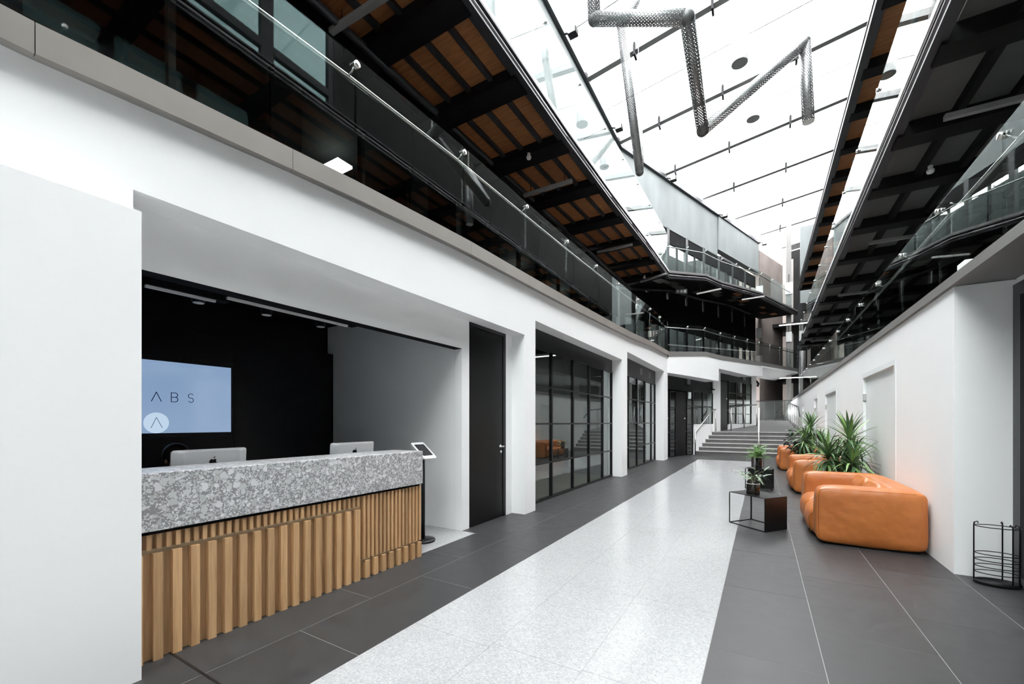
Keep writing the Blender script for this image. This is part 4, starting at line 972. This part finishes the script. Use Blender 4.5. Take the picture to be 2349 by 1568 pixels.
hd = ell((.05, 0, 1.125), (.095, .078, .115), 24, 16, face).build('head', 'skin', pr_, True)
ell((.145, 0, 1.105), (.018, .014, .026), 10, 8).build('nose', 'skin', hd, True)
for s_ in (-1, 1):
    ell((.128, .032*s_, 1.13), (.012, .015, .009), 10, 8).build('eye', 'white_plastic', hd, True); ell((.05, .08*s_, 1.115), (.022, .01, .032), 10, 8).build('ear', 'skin', hd, True)
ell((.132, 0, 1.065), (.012, .026, .007), 10, 8).build('mouth', 'leather_seam', hd, True)
ell((.03, 0, 1.148), (.112, .10, .108), 24, 14, lambda p: Vector((p.x-.01 if p.x > 0 and p.z < .03 else p.x, p.y, p.z))).build('hair', 'hair', hd, True)
for s_ in (-1, 1):
    c = (.375, .13*s_, .77); hn = ell(c, (.045, .036, .014), 12, 8).build('hand', 'skin', pr_, True)
    for k in range(4):
        y_ = c[1]+(-.027+.018*k); Lf = (.055, .066, .062, .048)[k]
        MB().tube([(c[0]+.035, y_, c[2]+.004), (c[0]+.035+Lf*.6, y_, c[2]+.002), (c[0]+.035+Lf, y_, c[2]-.012)], [.0085, .008, .007], 8).build('finger', 'skin', hn, True)
    MB().tube([(c[0]-.01, c[1]-.03*s_, c[2]), (c[0]+.025, c[1]-.055*s_, c[2]-.004), (c[0]+.045, c[1]-.058*s_, c[2]-.01)], [.01, .009, .008], 8).build('thumb', 'skin', hn, True)
ch = thing('office_stool', 'black stool under the person behind the reception desk', 'stool', (-4.47, 1.64, 0))
MB().lathe([(.001, .30), (.20, .30), (.21, .33), (.19, .36), (.001, .36)], (0, 0, 0), 24).build('seat', 'black_matte', ch, True)
MB().tube([(0, 0, .02), (0, 0, .30)], .03, 12).build('column', 'black_metal', ch)
MB().lathe([(.001, 0), (.22, 0), (.22, .02), (.001, .03)], (0, 0, 0), 24).build('foot', 'black_metal', ch)

# ================================================================== SOFAS
def puffy(sx, sy, sz, r, bulge=.02, cuts=9, wr=.006, seed=0):
    bm = bmesh.new(); bmesh.ops.create_cube(bm, size=2); bmesh.ops.subdivide_edges(bm, edges=bm.edges[:], cuts=cuts, use_grid_fill=True)
    h = Vector((sx/2, sy/2, sz/2)); rnd = random.Random(seed); ph = [rnd.uniform(0, 6) for _ in range(6)]
    for v in bm.verts:
        u = Vector(v.co); 
        p = Vector([h[i]*u[i] for i in range(3)])
        core = Vector([max(-h[i]+r, min(h[i]-r, p[i])) for i in range(3)]); d = p-core
        if d.length > 1e-6: p = core+d.normalized()*r
        ax = max(range(3), key=lambda i: abs(u[i])); o = [i for i in range(3) if i != ax]
        f = (1-u[o[0]]**2)*(1-u[o[1]]**2)
        p[ax] += math.copysign(bulge*f, u[ax])
        w = wr*(math.sin(7*p.x/ max(.3, sx)+ph[0])*math.sin(9*p.z+ph[1])+.6*math.sin(15*p.y+ph[2]+3*p.z))
        p[ax] += w*f
        v.co = p
    bmesh.ops.recalc_face_normals(bm, faces=bm.faces)
    me = bpy.data.meshes.new('cushion'); bm.to_mesh(me); bm.free(); return me
def sofa(label, y0, y1, x0, x1):
    Ln = y1-y0; S = thing('leather_sofa', label, 'sofa', (x0, y0, 0), 0, 'tan leather sofas along the right wall')
    D = x1-x0; aw = .30; H_ = .655
    def part(name, me, loc, ang=0):
        o = mkobj(name, me, 'leather', S, True); o.location = loc; o.rotation_euler = (0, ang, 0)
        ss = o.modifiers.new('sub', 'SUBSURF'); ss.levels = ss.render_levels = 1; return o
    for k, yc in enumerate((aw/2, Ln-aw/2)):
        a = part('arm', puffy(D, aw, H_-.02, .055, .018, seed=k+int(y0)), (D/2, yc, H_/2+.012))
        s = -1 if k == 0 else 1
        for sy_ in (-1, 1):
            yy_ = sy_*(aw/2-.020)
            MB().tube([(-D/2+.030, yy_, -.27), (-D/2+.018, yy_, -.2), (-D/2+.012, yy_*1.02, 0), (-D/2+.018, yy_, .24), (-D/2+.034, yy_, .285), (-D/2+.09, yy_, .297), (0, yy_*1.01, .300), (D/2-.09, yy_, .297)], .0032, 6).build('piping', 'leather_seam', a, True)
    part('back', puffy(.30, Ln-.02, H_-.02, .06, .015, seed=5), (D-.15, Ln/2, H_/2+.012))
    w = (Ln-2*aw)/2
    for k in range(2):
        yc = aw+w*(k+.5)
        c = part('seat_cushion', puffy(D-.28, w-.004, .36, .10, .035, seed=9+k), ((D-.28)/2-.035, yc, .20))
        MB().tube([(-(D-.28)/2+.00, -w/2+.02, -.13), (-(D-.28)/2-.018, -w/2+.015, .05), (-(D-.28)/2+.10, -w/2+.015, .195), (.2, -w/2+.015, .2)], .004, 6).build('piping', 'leather_seam', c, True)
        b = part('back_cushion', puffy(.16, w-.01, .40, .07, .03, seed=19+k), (D-.335, yc, .46), math.radians(10))
        MB().tube([(-.03, -w/2+.02, -.15), (-.05, -w/2+.02, .1), (.0, -w/2+.02, .19), (.05, 0, .2)], .004, 6).build('piping', 'leather_seam', b, True)
    MB().box(.08, D-.06, .05, Ln-.05, 0, .03).build('plinth', 'black_matte', S)
    return S
sofa('tan leather sofa nearest the camera, against the white wall', 5.96, 7.95, .55, 1.50)
sofa('tan leather sofa in the middle of the row', 9.92, 11.9, .55, 1.50)
sofa('tan leather sofa farthest away near the stairs', 14.5, 16.5, .46, 1.42)

# ================================================================== TABLES
def wire(mb, pts, r=.006): mb.tube(pts, r, 6)
def side_table(label, A, B, C, D, z=.434):
    cx_ = sum(p[0] for p in (A, B, C, D))/4; cy_ = sum(p[1] for p in (A, B, C, D))/4
    T = thing('side_table', label, 'table', (cx_, cy_, 0), 0, 'black steel side tables')
    A, B, C, D = [(p[0]-cx_, p[1]-cy_) for p in (A, B, C, D)]
    MB().prism([A, B, C, D], z-.008, z).build('table_top', 'black_metal', T)
    MB().seg(B, C, 0, .008, 0.0, z-.008).build('side_plate', 'black_metal', T)
    for p, q in ((A, B), (C, D), (D, A)):
        f = MB(); n = Vector((q[0]-p[0], q[1]-p[1])).normalized()*.012
        pts = [(p[0]+n.x*.5, p[1]+n.y*.5, z-.012), (p[0]+n.x*.5, p[1]+n.y*.5, .008), (q[0]-n.x*.5, q[1]-n.y*.5, .008), (q[0]-n.x*.5, q[1]-n.y*.5, z-.012)]
        for a, b in zip(pts, pts[1:]): f.tube([a, b], .007, 6)
        f.build('wire_frame', 'black_metal', T)
    return T
side_table('black steel side table nearest the camera, on the joint of white and dark floor', (-.39, 6.60), (.04, 6.22), (.285, 6.55), (-.13, 6.96))
side_table('black steel side table in the middle, behind the near one', (.18, 10.1), (.22, 10.45), (-.25, 10.5), (-.3, 10.2))
side_table('black steel side table farthest away, before the stairs', (.05, 14.9), (-.22, 15.25), (-.27, 14.8), (-.02, 14.7), .40)

# ================================================================== PLANTS
def leaf_mesh(name, L, w, bend, fold=.15, n=6, tipw=.1):
    mb = MB(); vs = []
    for i in range(n+1):
        t = i/n; ww = w*(math.sin(math.pi*min(1, .18+.82*t))**.7)*(1-t*.3) if t < 1 else w*tipw*.2
        x = L*t*math.cos(bend*t*.5); z = L*(t*.0) + (-bend*L*t*t*.5)
        vs += [(x, -ww/2, z+fold*ww), (x, 0, z), (x, ww/2, z+fold*ww)]
    fs_ = []
    for i in range(n): a = i*3; fs_ += [(a, a+1, a+4, a+3), (a+1, a+2, a+5, a+4)]
    return mb.add(vs, fs_).mesh(name)
def leaf_at(me, p, az, el, roll, s, parent, mat):
    o = mkobj('leaf', me, mat, parent, True); o.location = p
    o.rotation_euler = (Matrix.Rotation(az, 3, 'Z') @ Matrix.Rotation(-el, 3, 'Y') @ Matrix.Rotation(roll, 3, 'X')).to_euler(); o.scale = (s, s, s); return o
YL = [leaf_mesh('leaf', .46, .05, b) for b in (.35, 1.2, 1.9)]
for m in YL: m.materials.append(M['yucca_leaf'])
def planter(T, r, h, sq=True):
    if sq:
        mb = MB(); o = r; i = r-.02
        mb.box(-o, o, -o, -i, 0, h); mb.box(-o, o, i, o, 0, h); mb.box(-o, -i, -i, i, 0, h); mb.box(i, o, -i, i, 0, h); mb.box(-i, i, -i, i, 0, .03); mb.build('planter', 'black_metal', T)
        BX(-i, i, -i, i, .03, h-.04).build('soil', 'soil', T)
def yucca(label, loc, heads, sc=1.0, seed=1):
    T = thing('yucca_plant', label, 'plant', loc, 0, 'yucca plants between the sofas'); rnd = random.Random(seed)
    planter(T, .24, .42)
    for (x, y, z, n, s, spread) in heads:
        MB().tube([(x*.3, y*.3, .38), (x*.7, y*.7, (z+.38)/2), (x, y, z)], [.03, .026, .022], 8).build('trunk', 'trunk', T, True)
        for i in range(n):
            f = i/n; az = i*2.399+rnd.uniform(-.2, .2); el = math.radians(82-112*f*spread+rnd.uniform(-8, 8)); k = 0 if f < .35 else (1 if f < .7 else 2)
            leaf_at(YL[k], (x, y, z-.20*f*s+.02), az, el, rnd.uniform(-.3, .3), s*rnd.uniform(.85, 1.1), T, 'yucca_leaf')
yucca('large bushy yucca plant behind the nearest leather sofa', (1.17, 8.66, 0), [(.06, .02, 1.16, 76, .98, 1.05), (-.24, -.12, .88, 64, .92, 1.05), (.06, -.24, .80, 62, .95, 1.05), (.14, .22, .92, 48, .85, 1), (-.1, .1, .75, 44, .9, 1)], seed=3)
yucca('second yucca plant farther away, behind the middle sofa', (1.05, 12.7, 0), [(0, 0, 1.28, 64, .98, 1.0), (-.14, -.2, 1.0, 54, .9, 1.05), (.2, .1, .92, 50, .85, 1)], seed=5)
sh = thing('shrub_plant', 'dark leafy shrub in a black planter next to the second yucca', 'plant', (.95, 13.75, 0))
planter(sh, .24, .45); rnd = random.Random(4)
DL = leaf_mesh('leaf', .16, .08, .5); DL.materials.append(M['dark_leaf'])
for b in range(16):
    az = rnd.uniform(0, 6.28); r = rnd.uniform(.1, .48); z = rnd.uniform(.75, 1.32); x, y = r*math.cos(az), r*math.sin(az)
    MB().tube([(x*.1, y*.1, .4), (x*.6, y*.6, .4+(z-.4)*.7), (x, y, z)], [.008, .006, .004], 5).build('twig', 'stem', sh)
    for i in range(14):
        f = rnd.uniform(.3, 1); leaf_at(DL, (x*f, y*f, .4+(z-.4)*f), rnd.uniform(0, 6.28), rnd.uniform(-.6, .8), rnd.uniform(-.5, .5), rnd.uniform(.7, 1.25), sh, 'dark_leaf')
# table plants
def jar(T, r, h, mat='brown_glass'):
    MB().lathe([(.001, 0), (r*.95, 0), (r, .01), (r, h*.78), (r*.93, h*.82), (r*.95, h), (r*.86, h), (r*.84, h*.8), (.001, h*.8)], (0, 0, 0), 24).build('jar', mat, T, True)
    MB().lathe([(.001, 0), (r*.8, 0), (r*.8, .01), (.001, .01)], (0, 0, h*.82), 20).build('soil', 'soil', T)
    MB().lathe([(r*.96, 0), (r*1.02, 0), (r*1.02, .008), (r*.96, .008)], (0, 0, h*.79), 24).build('rim', 'aluminium', T, True)
GL = [leaf_mesh('leaf', .17, .035, .7), leaf_mesh('leaf', .12, .03, .3)]
for m in GL: m.materials.append(M['grey_leaf'])
t1 = thing('jar_plant', 'loose grey-green plant in a dark glass jar on the near side table', 'plant', (-.10, 6.60, .434)); jar(t1, .082, .165); rnd = random.Random(2)
for b in range(9):
    az = 2.4*b; r = rnd.uniform(.06, .16); z = .21+rnd.uniform(.02, .12); x, y = r*math.cos(az), r*math.sin(az)
    MB().tube([(0, 0, .13), (x*.4, y*.4, z*.85), (x, y, z)], [.003, .0025, .002], 5).build('stalk', 'stem', t1)
    for i in range(5): f = .4+.15*i; leaf_at(GL[i % 2], (x*f, y*f, .13+(z-.13)*min(1, f*1.15)), az+rnd.uniform(-1.4, 1.4), rnd.uniform(-.3, .7), rnd.uniform(-.4, .4), rnd.uniform(.6, 1.05), t1, 'grey_leaf')
MB().tube([(0, 0, .13), (-.12, .01, .25), (-.2, .02, .34), (-.235, .02, .40)], [.003, .0025, .002, .0015], 5).build('stalk', 'stem', t1)
for i in range(12): f = i/11; leaf_at(GL[1], (-.1-.13*f, .015, .23+.17*f), rnd.uniform(0, 6), rnd.uniform(-.5, .8), 0, .28, t1, 'dark_leaf')
MB().tube([(0, 0, .13), (.02, 0, .28), (.03, .0, .39)], [.003, .0025, .002], 5).build('stalk', 'stem', t1)
for i in range(3): leaf_at(GL[1], (.02+.005*i, 0, .28+.04*i), 2.1*i+.4, .7, 0, .6, t1, 'fern_leaf')
t2 = thing('jar_plant', 'bright green feathery fern in a tall dark vase on the middle table', 'plant', (-.05, 10.35, .434)); jar(t2, .06, .28)
fr_ = MB(); rnd = random.Random(8)
for b in range(64):
    az = rnd.uniform(0, 6.28); L_ = rnd.uniform(.2, .42); el = rnd.uniform(.1, 1.3); c0 = Vector((0, 0, .23)); pts = []
    for i in range(6):
        f = i/5; pts.append(c0+Vector((math.cos(az)*math.cos(el)*L_*f, math.sin(az)*math.cos(el)*L_*f, math.sin(el)*L_*f-.10*f*f)))
    fr_.tube(pts, .0018, 4)
    for i in range(1, 6):
        for k in range(9):
            d = Vector((rnd.uniform(-1, 1), rnd.uniform(-1, 1), rnd.uniform(-.4, .7)))*.05; p = pts[i-1].lerp(pts[i], k/9); e = d.cross(Vector((0, 0, 1))).normalized()*.004
            fr_.add([p-e, p+d, p+e], [(0, 1, 2)])
fo = fr_.build('foliage', 'fern_leaf', t2); fo['kind'] = 'stuff'
t3_ = thing('jar_plant', 'small dusky plant on the farthest side table before the stairs', 'plant', (-.12, 14.92, .40)); jar(t3_, .07, .13); rnd = random.Random(12)
for i in range(44): leaf_at(GL[i % 2], (rnd.uniform(-.05, .05), rnd.uniform(-.05, .05), .1+rnd.uniform(0, .12)), rnd.uniform(0, 6.28), rnd.uniform(-.1, 1.2), rnd.uniform(-.4, .4), rnd.uniform(1.0, 2.0), t3_, 'dark_leaf' if i % 3 else 'grey_leaf')

# ================================================================== UMBRELLA STAND
us = thing('umbrella_stand', 'black wire umbrella stand with oval rings beside the entrance door', 'umbrella stand', (1.745, 5.24, 0))
ov = lambda z, k=1.0: [(.135*k*math.cos(2*math.pi*i/28), .085*k*math.sin(2*math.pi*i/28), z) for i in range(28)]
MB().lathe([(.001, 0), (1.0, 0), (1.0, .028), (.93, .034), (.9, .02), (.001, .02)], (0, 0, 0), 28, .145, .095).build('base', 'black_metal', us, True)
for z in (.50, .265, .21, .155, .10): MB().tube(ov(z), .004, 6, True).build('ring', 'black_metal', us, True)
for a in (math.radians(172), math.radians(-62), math.radians(-35), math.radians(65)):
    x, y = .139*math.cos(a), .089*math.sin(a)
    MB().tube([(x, y, .02), (x, y, .50), (x*.98, y*.98, .525), (x*.85, y*.85, .535), (x*.8, y*.8, .52)], .005, 6).build('upright', 'black_metal', us, True)
